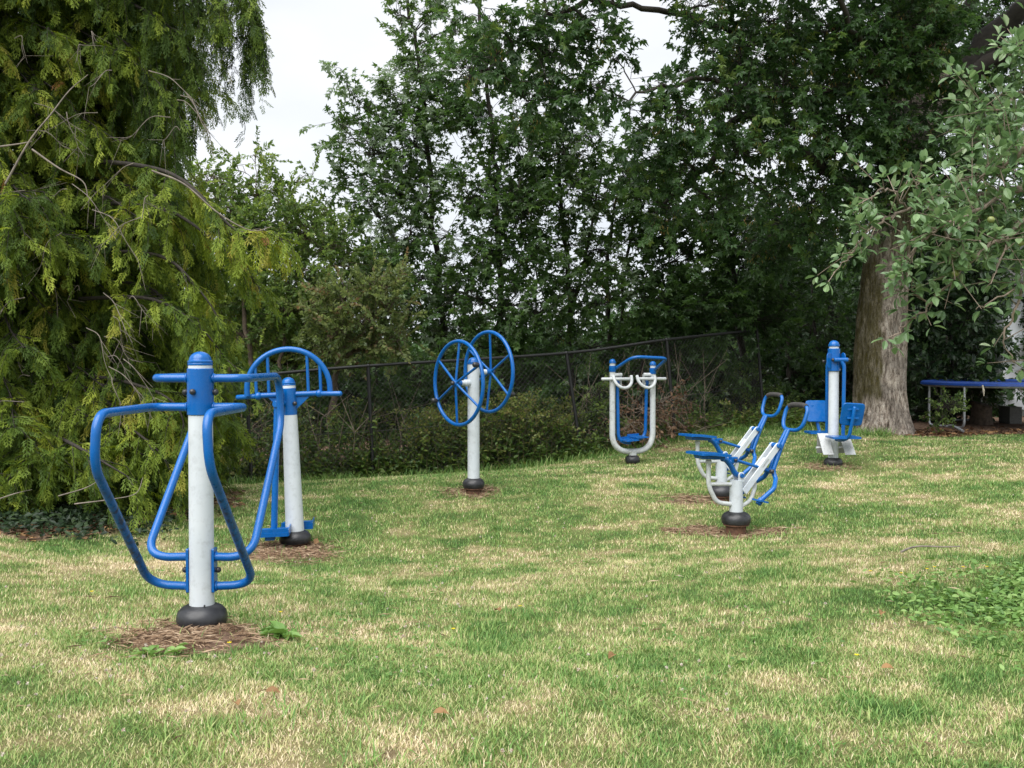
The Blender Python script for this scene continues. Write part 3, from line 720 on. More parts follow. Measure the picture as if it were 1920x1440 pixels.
# dead thatch lying on the bare patches
n = 110000; x, y = scatter(n, 3.2, 14.5, .56); s = soil_at(x, y); k = (rng.random(n) < s * 1.1) | (rng.random(n) < .012); x, y = x[k], y[k]; n = len(x)
extra = []
for a_, b_, rx, ry, s in SOIL[:8]:
    m_ = 2200; xx = a_ + rx * rng.normal(0, .5, m_); yy = b_ + ry * rng.normal(0, .5, m_); kk = (fbm(xx * 7, yy * 7, 3) > .47); xx, yy = xx[kk], yy[kk]; extra.append((xx, yy))
x = np.concatenate([x] + [e[0] for e in extra]); y = np.concatenate([y] + [e[1] for e in extra]); n = len(x)
a = rng.random(n) * 2 * PI
A = np.stack([np.cos(a), np.sin(a), .25 * rng.random(n)], 1); N = np.stack([0 * a, 0 * a, np.ones(n)], 1) + .3 * rng.normal(size=(n, 3))
sl = (SLIM[0] * np.array([.30, 1, 1]), SLIM[1])
th.add(sl, np.stack([x, y, gz2(x, y) + .004 + .012 * rng.random(n)], 1), A, N, .035 + .055 * rng.random(n), rng.random(n))
tag(th.build('dead_grass', M['thatch']), kind='stuff')
# leaf litter under the big tree and the cedar
n = 5200; x = np.concatenate([rng.normal(6.2, 1.2, n // 2), rng.normal(-3.3, .9, n // 2)]); y = np.concatenate([rng.normal(15.0, .55, n // 2), rng.normal(8.6, .9, n // 2)])
k = soil_at(x, y) > .25; x, y = x[k], y[k]; n = len(x)
lf = Fol(); lf.add(DIAM, np.stack([x, y, gz2(x, y) + .012], 1), np.c_[rng.normal(size=(n, 2)), .15 * rng.normal(size=n)], np.c_[.35 * rng.normal(size=(n, 2)), np.ones(n)], .05 + .06 * rng.random(n), rng.random(n))
tag(lf.build('leaf_litter', M['litter']), kind='stuff')
# clover and plantain patch in the lush corner
cf = Fol()
n = 17000; x = 3.55 + rng.normal(0, .8, n); y = 4.85 + rng.normal(0, .48, n); k = (fbm(x * 3, y * 3, 3) > .36) & (x > 1.9) & (x < 4.4); x, y = x[k], y[k]; n = len(x)
cf.add(OVAL, np.stack([x, y, gz2(x, y) + .012 + .035 * rng.random(n)], 1), np.c_[rng.normal(size=(n, 2)), .5 * rng.random(n)], np.c_[.55 * rng.normal(size=(n, 2)), np.ones(n)], .024 + .022 * rng.random(n), rng.random(n))
n = 9000; x, y = scatter(n, 2.9, 7, .56); k = (fbm(x * 1.7 + 30, y * 1.7, 3) > .60) & (soil_at(x, y) < .5); x, y = x[k], y[k]; n = len(x)
cf.add(OVAL, np.stack([x, y, gz2(x, y) + .010 + .02 * rng.random(n)], 1), np.c_[rng.normal(size=(n, 2)), .4 * rng.random(n)], np.c_[.5 * rng.normal(size=(n, 2)), np.ones(n)], .014 + .014 * rng.random(n), .6 * rng.random(n))
tag(cf.build('clover', M['clover']), kind='stuff')
# clover heads
hf = Fol(); n = 700; x, y = scatter(n, 3.0, 9, .55); k = (fbm(x * 1.7 + 30, y * 1.7, 3) > .53) & (soil_at(x, y) < .4); x, y = x[k], y[k]
x = np.concatenate([x, rng.normal(-1.5, .5, 70), rng.normal(-.1, .3, 16)]); y = np.concatenate([y, rng.normal(3.9, .35, 70), rng.normal(3.75, .15, 16)]); n = len(x)
zc = gz2(x, y) + .030 + .02 * rng.random(n); sz = .0042 + .0036 * rng.random(n)
kk = soil_at(x, y) < .25; x, y, zc, sz = x[kk], y[kk], zc[kk], sz[kk]; n = len(x)
for _ in range(20):
    d = rdir(n); hf.add(DIAM, np.stack([x, y, zc], 1), d, rdir(n), sz * 1.25, rng.random(n))
tag(hf.build('clover_flowers', M['flower']), kind='stuff')

yf = Fol()
for px, py in ((526, 1160), (172, 1121), (850, 1190), (1738, 1076), (1752, 1072), (1806, 1072), (1690, 1085), (1850, 1071), (1606, 1240), (430, 1222), (1632, 1080), (975, 1145)):
    p = gp(px, py); c = np.array([p[0], p[1], gz2(p[:1], p[1:2])[0] + .04])
    for i in range(7): yf.add(DIAM, c[None], np.array([[math.cos(i * .9), math.sin(i * .9), .5]]), np.array([[0, 0, 1.]]), .014, np.array([rng.random()]))
tag(yf.build('yellow_flowers', M['yellow']), kind='stuff')
# broad-leaved weeds on the mound
def dock(name, label, px, py, n, L, tint=.35):
    p = gp(px, py); f = Fol(); a = rng.random(n) * 2 * PI; u = .25 + .5 * rng.random(n)
    A = np.stack([np.cos(a), np.sin(a), u], 1)
    f.add((OVAL[0] * np.array([.85, 1, 2.4]), OVAL[1]), np.tile([0, 0, .0], (n, 1)) + .02 * rng.normal(size=(n, 3)) * [1, 1, 0], A, np.tile([0, 0, 1.], (n, 1)) + .2 * rng.normal(size=(n, 3)), L * (.6 + .6 * rng.random(n)), tint + .4 * rng.random(n))
    o = f.build(name, M['clover'] if tint > .3 else M['ivy']); o.location = (p[0], p[1], gz2(p[:1], p[1:2])[0]); tag(o, label, 'weed', 'broad-leaved weeds by the nearest machine'); return o
dock('dock_weed', 'leafy dock weed beside the bare mound of the nearest machine', 530, 1196, 22, .11)
dock('dock_weed', 'small grey-green weed rosette on the front slope of the nearest mound', 330, 1224, 9, .07, .5)
dock('dock_weed', 'low yellow-green weed tuft at the near edge of the nearest mound', 268, 1226, 34, .05, .55)

# fallen twig and leaves
P = [gp(px, py) for px, py in ((1690, 1043), (1706, 1036), (1722, 1033), (1745, 1033), (1770, 1034), (1800, 1033))]
P = spline([(p[0], p[1], p[2] + .03) for p in P], 5)
o = MB().tube(P, np.linspace(.008, .004, len(P)), 7).build('fallen_twig', M['twig_grey']); tag(o, 'thin pale twig lying on the lawn beside the clover patch', 'twig')
for i, (px, py, lab) in enumerate(((497, 1303, 'curled tan leaf on the lawn below the dock weed'), (447, 1327, 'small reddish leaf just below the curled tan leaf'), (1655, 1152, 'brown leaf lying on the lawn below the clover patch'),
                      (1652, 1257, 'pinkish dry leaf near the bottom of the lawn, below the brown one'), (938, 1148, 'pale yellow leaf on a green spot in the middle of the lawn'), (1152, 1231, 'orange leaf on the lawn between clover flowers'), (812, 1343, 'orange-tan leaf above the bare spot at the bottom edge'))):
    p = gp(px, py); f = Fol(); f.add((OVAL[0] * np.array([1.15, 1, 3.0]), OVAL[1]), np.zeros((1, 3)), np.array([[math.cos(i * 2.1), math.sin(i * 2.1), .15]]), np.array([[.15, -.35, 1.]]), .055, np.array([.75 + .05 * (i % 4)]))
    o = f.build('fallen_leaf', M['litter']); o.location = (p[0], p[1], gz2(p[:1], p[1:2])[0] + .025); tag(o, lab, 'fallen leaf', 'fallen leaves on the lawn')

# ------------------------------------------------------------------ chain link fence
fd = [(-5.2, 11.9, -.02), ] + [(lambda a, b_: (a[0], a[1], b_[0] - a[0]))(W(p0[0], p0[1], Y), W(p1[0], p1[1], Y)) for p0, p1, Y in
      (((461, 706), (472, 905), 12.6), ((690, 686), (700, 898), 13.2), ((1062, 662), (1091, 860), 14.3), ((1250, 637), (1266, 824), 14.7), ((1419, 619), (1433, 797), 16.0))]
tops = [W(461, 706, 12.6), W(690, 686, 13.2), W(1062, 662, 14.3), W(1250, 637, 14.7), W(1419, 619, 16.0)]
bots = [W(472, 905, 12.6), W(700, 898, 13.2), W(1091, 860, 14.3), W(1266, 824, 14.7), W(1433, 797, 16.0)]
e = tops[0] - tops[1]; tops.insert(0, tops[0] + e * 1.25 + np.array([0, 0, -.02])); bots.insert(0, bots[0] + (bots[0] - bots[1]) * 1.25)
base = bots[2]
ft = thing('chain_link_fence', 'black chain-link fence with a top rail running along the back of the lawn', 'fence', base)
for a, b_ in zip(tops, bots):
    d = nrm(a - b_)
    pmb = MB().tube([b_ - d * .12 - base, a - base], .024, 12).ball(a - base, .03, 12)
    pmb.build('fence_post', M['fence'], ft)
MB().tube(spline([p - base for p in tops], 6), .021, 12).build('top_rail', M['fence'], ft)
w0 = []; w1 = []
for i in range(len(tops) - 1):
    t0, t1, b0, b1 = tops[i], tops[i + 1], bots[i] + [0, 0, .02], bots[i + 1] + [0, 0, .02]
    S = lambda u, v: (b0 * (1 - u) + b1 * u) * (1 - v) + (t0 * (1 - u) + t1 * u) * v
    L = np.linalg.norm(t1 - t0); hgt = np.linalg.norm(t0 - b0); st = .074; r = hgt / L
    for k in np.arange(-hgt, L, st):
        for sg in (1, -1):
            u0, u1 = (k / L, (k + hgt) / L) if sg > 0 else ((k + hgt) / L, k / L)
            v0, v1 = 0., 1.
            if u1 != u0:
                lo, hi = sorted((((0 - u0) / (u1 - u0)), ((1 - u0) / (u1 - u0)))); lo, hi = max(lo, 0), min(hi, 1)
                if hi - lo < .02: continue
                a_, c_ = S(u0 + (u1 - u0) * lo, lo), S(u0 + (u1 - u0) * hi, hi)
                off = np.array([0, .004 * sg, 0]); w0.append(a_ + off); w1.append(c_ + off)
mesh = MB().sticks(np.array(w0) - base, np.array(w1) - base, .0019, .0019, 3)
for v in (.42, .015):
    mesh.tube([bots[i] * (1 - v) + tops[i] * v - base for i in range(len(tops))], .0035, 6)
mesh.build('wire_mesh', M['wire'], ft)

# ------------------------------------------------------------------ house, trampoline, block, stump
hx, hy = W(1881, 700, 20.2)[:2]; hz = gz(hx, hy) - .15
h = thing('white_house', 'white-walled house corner behind the trampoline at the right edge', 'house', (hx, hy, hz))
MB().box((4.0, 3.0, 1.45), (8.0, 6.0, 2.9), None, .004).build('wall', M['render'], h)
MB().add([(-.45, -.5, 2.86), (8.45, -.5, 2.86), (8.45, 6.5, 2.86), (-.45, 6.5, 2.86), (-.45, 3, 4.7), (8.45, 3, 4.7), (-.45, -.5, 2.76), (8.45, -.5, 2.76), (8.45, 6.5, 2.76), (-.45, 6.5, 2.76)],
         [(0, 1, 5, 4), (2, 3, 4, 5), (0, 4, 3), (1, 2, 5), (6, 7, 1, 0), (7, 8, 2, 1), (8, 9, 3, 2), (9, 6, 0, 3), (9, 8, 7, 6)], False).build('roof', M['roof'], h)
MB().box((4.0, 2.995, .12), (8.05, 6.05, .30), None, .004).build('plinth', M['concrete'], h)
R0 = 1.5; tc = W(1745, 722, 16.6); tx = tc[0] + R0; ty = 16.6; tz = gz(tx, ty)
t = thing('trampoline', 'round garden trampoline with a blue edge pad on grey tube legs', 'trampoline', (tx, ty, tz))
a = np.linspace(0, 2 * PI, 72, endpoint=False); zt = W(1745, 722, 16.6)[2] - tz
MB().tube([(R0 * math.cos(q), R0 * math.sin(q), zt) for q in a], .024, 12, closed=True).build('frame_ring', M['galv'], t)
prof = [(R0 - .24, zt + .015), (R0 - .24, zt + .05), (R0 - .1, zt + .075), (R0 + .02, zt + .066), (R0 + .045, zt + .045), (R0 + .05, zt + .01), (R0 + .03, zt + .022), (R0 - .2, zt + .022)]
pm = MB().lathe(prof + prof[:1], 72, caps=False)
pm.v[0] = pm.v[0] + np.c_[0 * pm.v[0][:, :2], .010 * np.sin(np.arctan2(pm.v[0][:, 1], pm.v[0][:, 0]) * 16)]
pm.build('edge_pad', M['pad_blue'], t)
MB().lathe([(R0 - .22, zt + .030), (R0 - .5, zt + .026), (.0, zt + .012)], 64, caps=False).build('jumping_mat', M['mat_black'], t)
for k in range(4):
    a0 = math.radians(178 + 90 * k); a1 = a0 + math.radians(33)
    p0 = np.array([R0 * math.cos(a0), R0 * math.sin(a0), zt]); p1 = np.array([R0 * math.cos(a1), R0 * math.sin(a1), zt])
    g0, g1 = p0 * [1.0, 1.0, 0] + [0, 0, .02], p1 * [1, 1, 0] + [0, 0, .02]
    MB().tube(fillet([p0, g0, g1, p1], [.09, .09], 6), .020, 10).build('leg', M['galv'], t)
s0 = W(1842, 722, 15.25) - np.array([tx, ty, tz])
MB().tube([s0, s0 + [.01, -.02, -.08], s0 + [.02, -.01, -.17]], [.012, .016, .006], 6).build('strap', M['strap'], t)
p = gp(1893, 800); bx_ = W(1894, 800, 17.6); z0 = gz(bx_[0], 17.6)
bl = MB()
bl.box((0, 0, .15), (.22, .40, .30), None, .008)
o = bl.build('concrete_block', M['concrete']); o.location = (bx_[0], 17.6, z0 - .01); tag(o, 'grey concrete block standing at the foot of the white house wall', 'concrete block')
sx_ = W(1840, 800, 17.3); z0 = gz(sx_[0], 17.3)
sm = MB(); ang = np.arange(40) * 2 * PI / 40
V = []; 
for zz in (-.03, .05, .15, .26, .335, .345):
    r = .165 * (1 + .10 * (zz < .1)) * (1 + .10 * np.sin(ang * 3 + 1) + .05 * np.sin(ang * 11 + zz * 9) + .03 * np.sin(ang * 17))
    if zz > .34: r = r * .9
    zz_ = zz + (.05 * np.cos(ang - 2.4) if zz > .3 else 0)
    V.append(np.c_[r * np.cos(ang), r * np.sin(ang), 0 * ang + zz_])
V = np.concatenate(V); sm.add(V, [(i * 40 + k, i * 40 + (k + 1) % 40, (i + 1) * 40 + (k + 1) % 40, (i + 1) * 40 + k) for i in range(5) for k in range(40)] + [tuple(range(200, 240))], True)
o = sm.build('log_stump', M['stem_mid']); o.location = (sx_[0], 17.3, z0); tag(o, 'rough sawn log standing on end under the trampoline', 'log')
P = [W(1779, 796, 15.6), W(1786, 795.5, 15.55), W(1806, 803, 15.3)]
P = [(p[0], p[1], gz(p[0], p[1]) + .03 + dz) for p, dz in zip(P, (.05, .06, -.01))]
o = MB().tube(P, .022, 10).build('fallen_pole', M['galv']); tag(o, 'grey metal pole lying on the soil in front of the trampoline leg', 'pole')
# ------------------------------------------------------------------ trees
def branch_path(a, b, sag=.12, wob=.06, n=9):
    """a limb from a to b: leaves its parent rising, wanders, arrives flatter"""
    a = np.array(a, float); b = np.array(b, float); L = np.linalg.norm(b - a)
    t = np.linspace(0, 1, n)[:, None]
    P = a + (b - a) * t + np.array([0, 0, 1.]) * (np.sin(t * PI) * L * sag)
    w = rng.normal(size=(n, 3)) * L * wob * np.sin(t * PI); w = (w + np.roll(w, 1, 0) + np.roll(w, -1, 0)) / 3
    w[0] = w[-1] = 0
    return P + w

def leafy(fol, C, out, nl, leaf, tm, tlen, droop=.25, tint=(.45, .25), flat=.75, tw=None, tr=.004):
    """twigs at points C pointing along out, each carrying nl leaves"""
    n = len(C)
    d = nrm(out * .55 + rdir(n) * .75 + np.array([0, 0, .12])); L = tlen * (.6 + .7 * rng.random(n))
    if tw is not None: tw.sticks(C, C + d * L[:, None] * .95, tr, tr * .4, 3)
    side = nrm(np.cross(d, rdir(n)))
    tb = tint[0] + tint[1] * rng.normal(size=n) * .7
    P, A, N, S, T = [], [], [], [], []
    for i in range(nl):
        t = .15 + .85 * (i + rng.random(n) * .6) / nl
        sd = nrm(side * (1 if i % 2 else -1) + .55 * rdir(n))
        P.append(C + d * (L * t)[:, None] + .01 * rdir(n))
        A.append(nrm(d * (.35 + .6 * t)[:, None] + sd * .8 + np.array([0, 0, -1.]) * droop * (.5 + rng.random(n))[:, None]))
        N.append(nrm(np.array([0, 0, 1.]) * flat + rdir(n) * .6)); S.append(leaf * (.6 + .65 * rng.random(n))); T.append(tb + tint[1] * .55 * rng.normal(size=n))
    fol.add(tm, np.concatenate(P), np.concatenate(A), np.concatenate(N), np.concatenate(S), np.concatenate(T))

def tree(name, label, cat, group, trunks, blobs, leaf=.115, tm=MAPLE, nl=11, per_m2=34, tlen=.42, tint=(.45, .25), lm='maple', bm='stem_dark', droop=.3, keys=0, hang=0.0, shell=.5, flat=.75, limb_r=.022, rd=.75, sub=True, limbs=True):
    """trunks: list of (pixel path [(px, py, Y)], r0, r1); blobs: (px, py, Y, rx, ry[, depth factor]) in pixels"""
    wood = MB(); fol = Fol(); kf = Fol(); sk = []
    for path, r0, r1 in trunks:
        P = spline([W(*p) for p in path], 7)
        P[1:-1] += .02 * rng.normal(size=P[1:-1].shape) * np.array([1, 1, .2])
        R = np.linspace(r0 * .62, r1 * .62, len(P)) ; R[0] *= 1.35; R[1] *= 1.12
        wood.tube(P, R, 10 if r0 < .2 else 20); sk += [(p, r) for p, r in zip(P, R)]
    base = W(*trunks[0][0][0]); 
    for bb in blobs:
        px, py, Y, rx, ry = bb[:5]; k = bb[5] if len(bb) > 5 else 1.0
        c = W(px, py, Y); m = Y / F; rad = np.array([rx * m, max(rd * (rx + ry) / 2 * m, .22), ry * m])
        if limbs:
            best = min(sk, key=lambda s: np.linalg.norm(s[0] - c) + (1.6 * max(0, s[0][2] - c[2] + .25 * math.hypot(*(s[0] - c)[:2]))))
            lp = branch_path(best[0], c, .10, .05); lr = min(best[1] * .45, limb_r * .7 + .005 * np.linalg.norm(c - best[0]))
            wood.tube(lp, np.linspace(lr, .006, len(lp)), 7)
            ends = lp[3:]
        else: ends = c[None]
        n = max(6, int(2.3 * per_m2 * k * PI * rad[0] * rad[2]))
        u = rdir(n) * (rng.random(n) ** shell)[:, None]
        Cn = c + u * rad
        # ragged outline: push some clusters outwards, thin others by noise
        Cn = Cn + u * rad * (rng.random(n)[:, None] ** 5) * .45
        keep = fbm(Cn[:, 0] * 2.2 + Cn[:, 1], Cn[:, 2] * 2.2 + 40, 2) > .34; Cn = Cn[keep]; u = u[keep]; n = len(Cn)
        out = nrm(u / rad * rad.mean() + np.array([0, 0, -hang]))
        if sub and n:
            j = rng.integers(0, len(ends), n); s0 = ends[j] * .75 + .25 * c; mid = s0 * .5 + Cn * .5 + .06 * rdir(n) + np.array([0, 0, .05])
            wood.sticks(s0, mid, .005, .004, 3); wood.sticks(mid, Cn, .004, .003, 3)
        leafy(fol, Cn, out, nl, leaf, tm, tlen, droop, tint, flat, wood)
        if keys and n:
            q = rng.random(n) < keys; K = Cn[q]; 
            for i in range(9):
                o = rdir(len(K)) * [.06, .06, .07]
                kf.add(SLIM, K + o + [0, 0, -.05], np.tile([0, 0, -1.], (len(K), 1)) + .5 * rdir(len(K)), rdir(len(K)), .045 + .02 * rng.random(len(K)), rng.random(len(K)))
    base = np.array([base[0], base[1], min(base[2], gz(base[0], base[1]))])
    t = thing(name, label, cat, base, group=group)
    for o in (wood.build('trunk', M[bm], t), fol.build('crown', M[lm], t)) + ((kf.build('seed_clumps', M['seeds'], t),) if keys else ()):
        o.data.transform(Matrix.Translation(tuple(-base)))
    return t
Tg = 'maples beyond the fence'
# --- maples beyond the fence
tree('maple_tree', 'ragged wind-blown maple reaching furthest into the open sky, with pale leaf undersides', 'tree', Tg,
     [([(842, 850, 16), (832, 640, 16), (812, 430, 15.8), (800, 240, 15.6), (775, 60, 15.5), (740, -120, 15.5)], .10, .03), ([(812, 430, 15.8), (755, 330, 15.4), (690, 270, 15.2)], .045, .015), ([(845, 720, 16), (785, 560, 15.5), (760, 480, 15.2)], .05, .015)],
     [(742, 30, 15.4, 20, 60), (738, 110, 15.4, 24, 50), (752, 195, 15.4, 34, 60), (640, 142, 15.3, 14, 26), (662, 172, 15.3, 20, 18), (690, 200, 15.3, 26, 18), (722, 235, 15.4, 34, 26), (800, 30, 15.5, 26, 50), (795, 110, 15.5, 36, 60), (838, 30, 15.5, 12, 36), (862, 60, 15.6, 18, 40),
      (636, 232, 15.2, 16, 26), (652, 262, 15.2, 26, 30), (690, 290, 15.2, 44, 34), (640, 335, 15.2, 24, 24), (672, 365, 15.2, 40, 26), (720, 360, 15.3, 54, 40), (770, 270, 15.5, 60, 70), (830, 220, 15.6, 50, 80), (800, 370, 15.5, 70, 60), (705, 405, 15.2, 46, 20), (770, 440, 15.3, 60, 36), (740, 490, 15.2, 50, 36, .8), (800, 520, 15.4, 70, 50), (850, 440, 15.5, 60, 60),
      (765, 585, 15.3, 60, 50, .9), (835, 610, 15.5, 70, 60)],
     leaf=.12, per_m2=34, tint=(.72, .30), droop=.2, rd=.8)
tree('maple_tree', 'maple with one straight dark stem rising just above the twin wheels', 'tree', Tg,
     [([(944, 840, 15.4), (938, 640, 15.4), (934, 450, 15.3), (925, 270, 15.3), (905, 60, 15.3), (890, -140, 15.4)], .095, .03), ([(934, 470, 15.3), (980, 330, 15.0), (1010, 220, 14.9)], .045, .015)],
     [(880, 130, 15.2, 44, 70), (905, 230, 15.2, 60, 70), (960, 270, 15.1, 60, 60), (930, 350, 15.2, 70, 60), (880, 380, 15.2, 60, 60), (980, 390, 15, 60, 60), (915, 470, 15.1, 80, 50), (990, 490, 15, 60, 50), (880, 560, 15, 70, 44), (950, 575, 14.8, 80, 40), (1010, 590, 14.9, 60, 44), (900, 650, 15.2, 70, 40, .8), (980, 660, 15.2, 70, 34, .8), (930, 60, 15.3, 40, 60, .8)],
     leaf=.12, per_m2=34, tint=(.46, .26), keys=.05)
tree('maple_tree', 'forked maple rising between the twin wheels and the U-shaped frame', 'tree', Tg,
     [([(1075, 830, 15.8), (1068, 640, 15.8), (1062, 480, 15.8), (1045, 300, 15.8), (1030, 80, 15.9)], .085, .03), ([(1068, 600, 15.8), (1105, 450, 15.6), (1130, 300, 15.6)], .05, .02), ([(1000, 830, 16.2), (1002, 640, 16.2), (1010, 480, 16.2)], .05, .02)],
     [(1030, 210, 15.6, 44, 60), (1060, 290, 15.6, 60, 60), (1100, 260, 15.6, 40, 50), (1040, 380, 15.6, 60, 50), (1110, 370, 15.6, 60, 60), (1060, 460, 15.6, 60, 44), (1130, 470, 15.6, 56, 50), (1070, 550, 15.4, 66, 44), (1140, 570, 15.4, 60, 44), (1050, 630, 15.6, 60, 34, .8), (1120, 650, 15.7, 60, 34, .8), (1010, 130, 15.8, 40, 44, .7)],
     leaf=.115, per_m2=34, tint=(.55, .30), keys=.10)
tree('maple_tree', 'twin-stemmed maple rising right above the U-shaped frame', 'tree', Tg,
     [([(1150, 800, 16.6), (1143, 640, 16.6), (1140, 500, 16.6), (1160, 330, 16.5)], .10, .03), ([(1165, 800, 16.8), (1163, 640, 16.8), (1180, 460, 16.6), (1215, 330, 16.4)], .07, .025), ([(1203, 800, 16.8), (1206, 640, 16.8), (1215, 500, 16.6)], .06, .02)],
     [(1180, 330, 16.3, 66, 60), (1250, 390, 16.2, 70, 60), (1190, 450, 16.2, 70, 50), (1270, 490, 16.1, 66, 50), (1220, 560, 16, 70, 44), (1290, 590, 16, 70, 44), (1190, 640, 16.2, 60, 34), (1260, 660, 16.2, 70, 34), (1250, 300, 16.6, 80, 50, .7)],
     leaf=.14, per_m2=30, tint=(.36, .24))
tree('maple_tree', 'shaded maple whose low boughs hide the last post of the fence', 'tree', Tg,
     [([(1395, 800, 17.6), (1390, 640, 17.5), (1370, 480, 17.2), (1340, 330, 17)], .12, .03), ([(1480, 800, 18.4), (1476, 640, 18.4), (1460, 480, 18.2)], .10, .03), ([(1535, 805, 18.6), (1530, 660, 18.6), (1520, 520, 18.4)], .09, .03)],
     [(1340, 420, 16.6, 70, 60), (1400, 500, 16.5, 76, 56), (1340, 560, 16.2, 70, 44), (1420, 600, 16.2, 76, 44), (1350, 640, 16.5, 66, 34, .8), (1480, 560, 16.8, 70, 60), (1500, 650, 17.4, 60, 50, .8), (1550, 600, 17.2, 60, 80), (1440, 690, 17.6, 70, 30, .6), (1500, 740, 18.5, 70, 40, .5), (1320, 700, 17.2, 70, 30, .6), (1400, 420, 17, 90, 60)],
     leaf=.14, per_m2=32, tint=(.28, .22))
# --- hedge trees on the left
Hg = 'hedgerow trees beyond the fence on the left'
tree('hawthorn_tree', 'tall small-leaved hawthorn with upright shoots against the sky, right of the cedar', 'tree', Hg,
     [([(478, 890, 14.6), (470, 700, 14.6), (455, 520, 14.8), (472, 420, 15), (480, 340, 15)], .075, .012), ([(525, 890, 14.6), (527, 700, 14.7), (540, 560, 15), (552, 470, 15)], .065, .012), ([(430, 880, 14.8), (430, 600, 15), (418, 460, 15)], .07, .015)],
     [(481, 285, 15, 9, 26), (485, 320, 15, 18, 26), (445, 320, 15, 10, 30), (490, 365, 15, 40, 34), (540, 385, 15, 44, 34), (430, 390, 15, 56, 44), (385, 340, 15, 36, 26), (365, 400, 15, 34, 60), (500, 440, 14.8, 60, 44), (575, 440, 15, 50, 44), (440, 470, 14.9, 60, 44), (620, 400, 15.2, 10, 34, .8), (585, 340, 15.2, 8, 30, .7), (630, 470, 15, 34, 24), (560, 510, 14.8, 56, 44), (480, 540, 14.8, 66, 44), (400, 560, 14.9, 56, 60), (540, 590, 14.8, 56, 44, .8), (460, 630, 14.8, 70, 40, .8), (600, 560, 14.9, 40, 40, .8), (660, 500, 15, 40, 30, .8), (560, 650, 15, 60, 30, .8)],
     leaf=.074, tm=DIAM, nl=26, per_m2=70, tlen=.42, tint=(.45, .25), lm='haw', droop=.1, flat=.4, bm='stem_mid', limb_r=.014)
tree('hawthorn_tree', 'mottled olive-green hawthorn with a crooked trunk leaning over the fence', 'tree', Hg,
     [([(618, 800, 13.9), (632, 690, 13.9), (668, 655, 13.9), (690, 620, 13.9), (700, 560, 14)], .075, .02), ([(632, 690, 13.9), (641, 640, 13.8), (634, 600, 13.9), (640, 560, 14)], .05, .015)],
     [(650, 560, 13.7, 50, 34), (700, 545, 13.7, 46, 34), (730, 585, 13.6, 36, 40), (690, 610, 13.5, 50, 34), (640, 620, 13.6, 40, 34), (745, 640, 13.6, 26, 36), (600, 590, 13.9, 40, 40, .8), (700, 660, 13.7, 40, 24, .7), (610, 660, 13.9, 40, 30, .7), (735, 535, 13.8, 30, 20, .7)],
     leaf=.066, tm=DIAM, nl=26, per_m2=80, tlen=.36, tint=(.55, .3), lm='haw_brown', droop=.1, flat=.4, bm='stem_mid', limb_r=.014)
tree('hedge_tree', 'dark thin-leaved tree filling the gap between hawthorn and wind-blown maple', 'tree', Hg,
     [([(590, 880, 16.6), (588, 700, 16.6), (600, 560, 16.6), (640, 460, 16.5)], .06, .012), ([(700, 860, 16.8), (704, 700, 16.8), (690, 560, 16.8)], .06, .015)],
     [(640, 440, 16.4, 44, 34), (690, 470, 16.4, 40, 34), (610, 480, 16.4, 50, 44), (660, 530, 16.4, 56, 44), (720, 540, 16.4, 40, 44), (600, 580, 16.4, 60, 44), (700, 610, 16.4, 60, 40), (560, 560, 16.5, 60, 60), (480, 600, 16.6, 70, 60), (420, 620, 16.6, 60, 60), (600, 660, 16.4, 90, 30), (520, 680, 16.4, 70, 30)],
     leaf=.095, tm=DIAM, nl=20, per_m2=60, tlen=.42, tint=(.25, .25), lm='haw', droop=.2, flat=.5)
# --- far wood closing the view under the crowns
ff = Fol(); fw = MB()
n = 15000; x = -9 + 26 * rng.random(n); y = 20 + 6 * rng.random(n); lift = .55 + .45 * fbm(x * .5, y * .1 + 3, 3)
z = -1.2 + (3.6 * rng.random(n)) * lift + np.clip((x - 1) * .55, 0, 3.2) * rng.random(n)
Cn = np.stack([x, y, z], 1)
leafy(ff, Cn, rdir(n), 13, .19, MAPLE, .7, .3, (.35, .3), .6, fw, .007)
n = 120; x = -9 + 26 * rng.random(n); y = 20.5 + 5 * rng.random(n); p0 = np.stack([x, y, 0 * x - 1.5], 1); p1 = p0 + np.c_[.5 * rng.normal(size=(n, 2)), 2.2 + 1.6 * rng.random(n)]
fw.sticks(p0, p1, .07, .03, 6)
fwo = thing('far_woods', None, None); fwo['kind'] = 'stuff'
fw.build('trunks', M['stem_dark'], fwo); ff.build('foliage', M['maple_old'], fwo)

# --- the big old maple
tb = W(1648, 808, 15.0); tb[2] = gz(tb[0], tb[1])
bt = thing('old_maple_tree', 'massive old maple with a thick furrowed mossy trunk and dark spreading canopy', 'tree', tb)
rows = [(810, 1592, 1713), (790, 1599, 1706), (770, 1601, 1702), (740, 1603, 1698), (700, 1603, 1696), (660, 1603, 1696), (620, 1606, 1696), (580, 1609, 1697), (540, 1613, 1698), (500, 1618, 1699), (460, 1625, 1702), (420, 1640, 1712), (380, 1648, 1722), (320, 1655, 1740), (240, 1655, 1760), (150, 1660, 1775), (60, 1665, 1782), (-60, 1670, 1790), (-300, 1680, 1790)]
cz = []; 
for py, xl, xr in rows:
    c = W((xl + xr) / 2, py, 15.0); cz.append((c[0], c[2], (xr - xl) / 2 * 15 / F))
cz = np.array(cz); NS, NR = 120, 260
zz = np.linspace(cz[0, 1] - .22, cz[-1, 1], NR)
cx_ = np.interp(zz, cz[:, 1], cz[:, 0]); rr_ = np.interp(zz, cz[:, 1], cz[:, 2])
ker = np.ones(9) / 9; pad = lambda a: np.convolve(np.pad(a, 4, mode='edge'), ker, 'valid'); cx_, rr_ = pad(cx_), pad(rr_)
an = np.arange(NS) * 2 * PI / NS
AA, Z2 = np.meshgrid(an, zz)
hz_ = np.clip(1 - (Z2 - zz[0]) / .75, 0, 1)
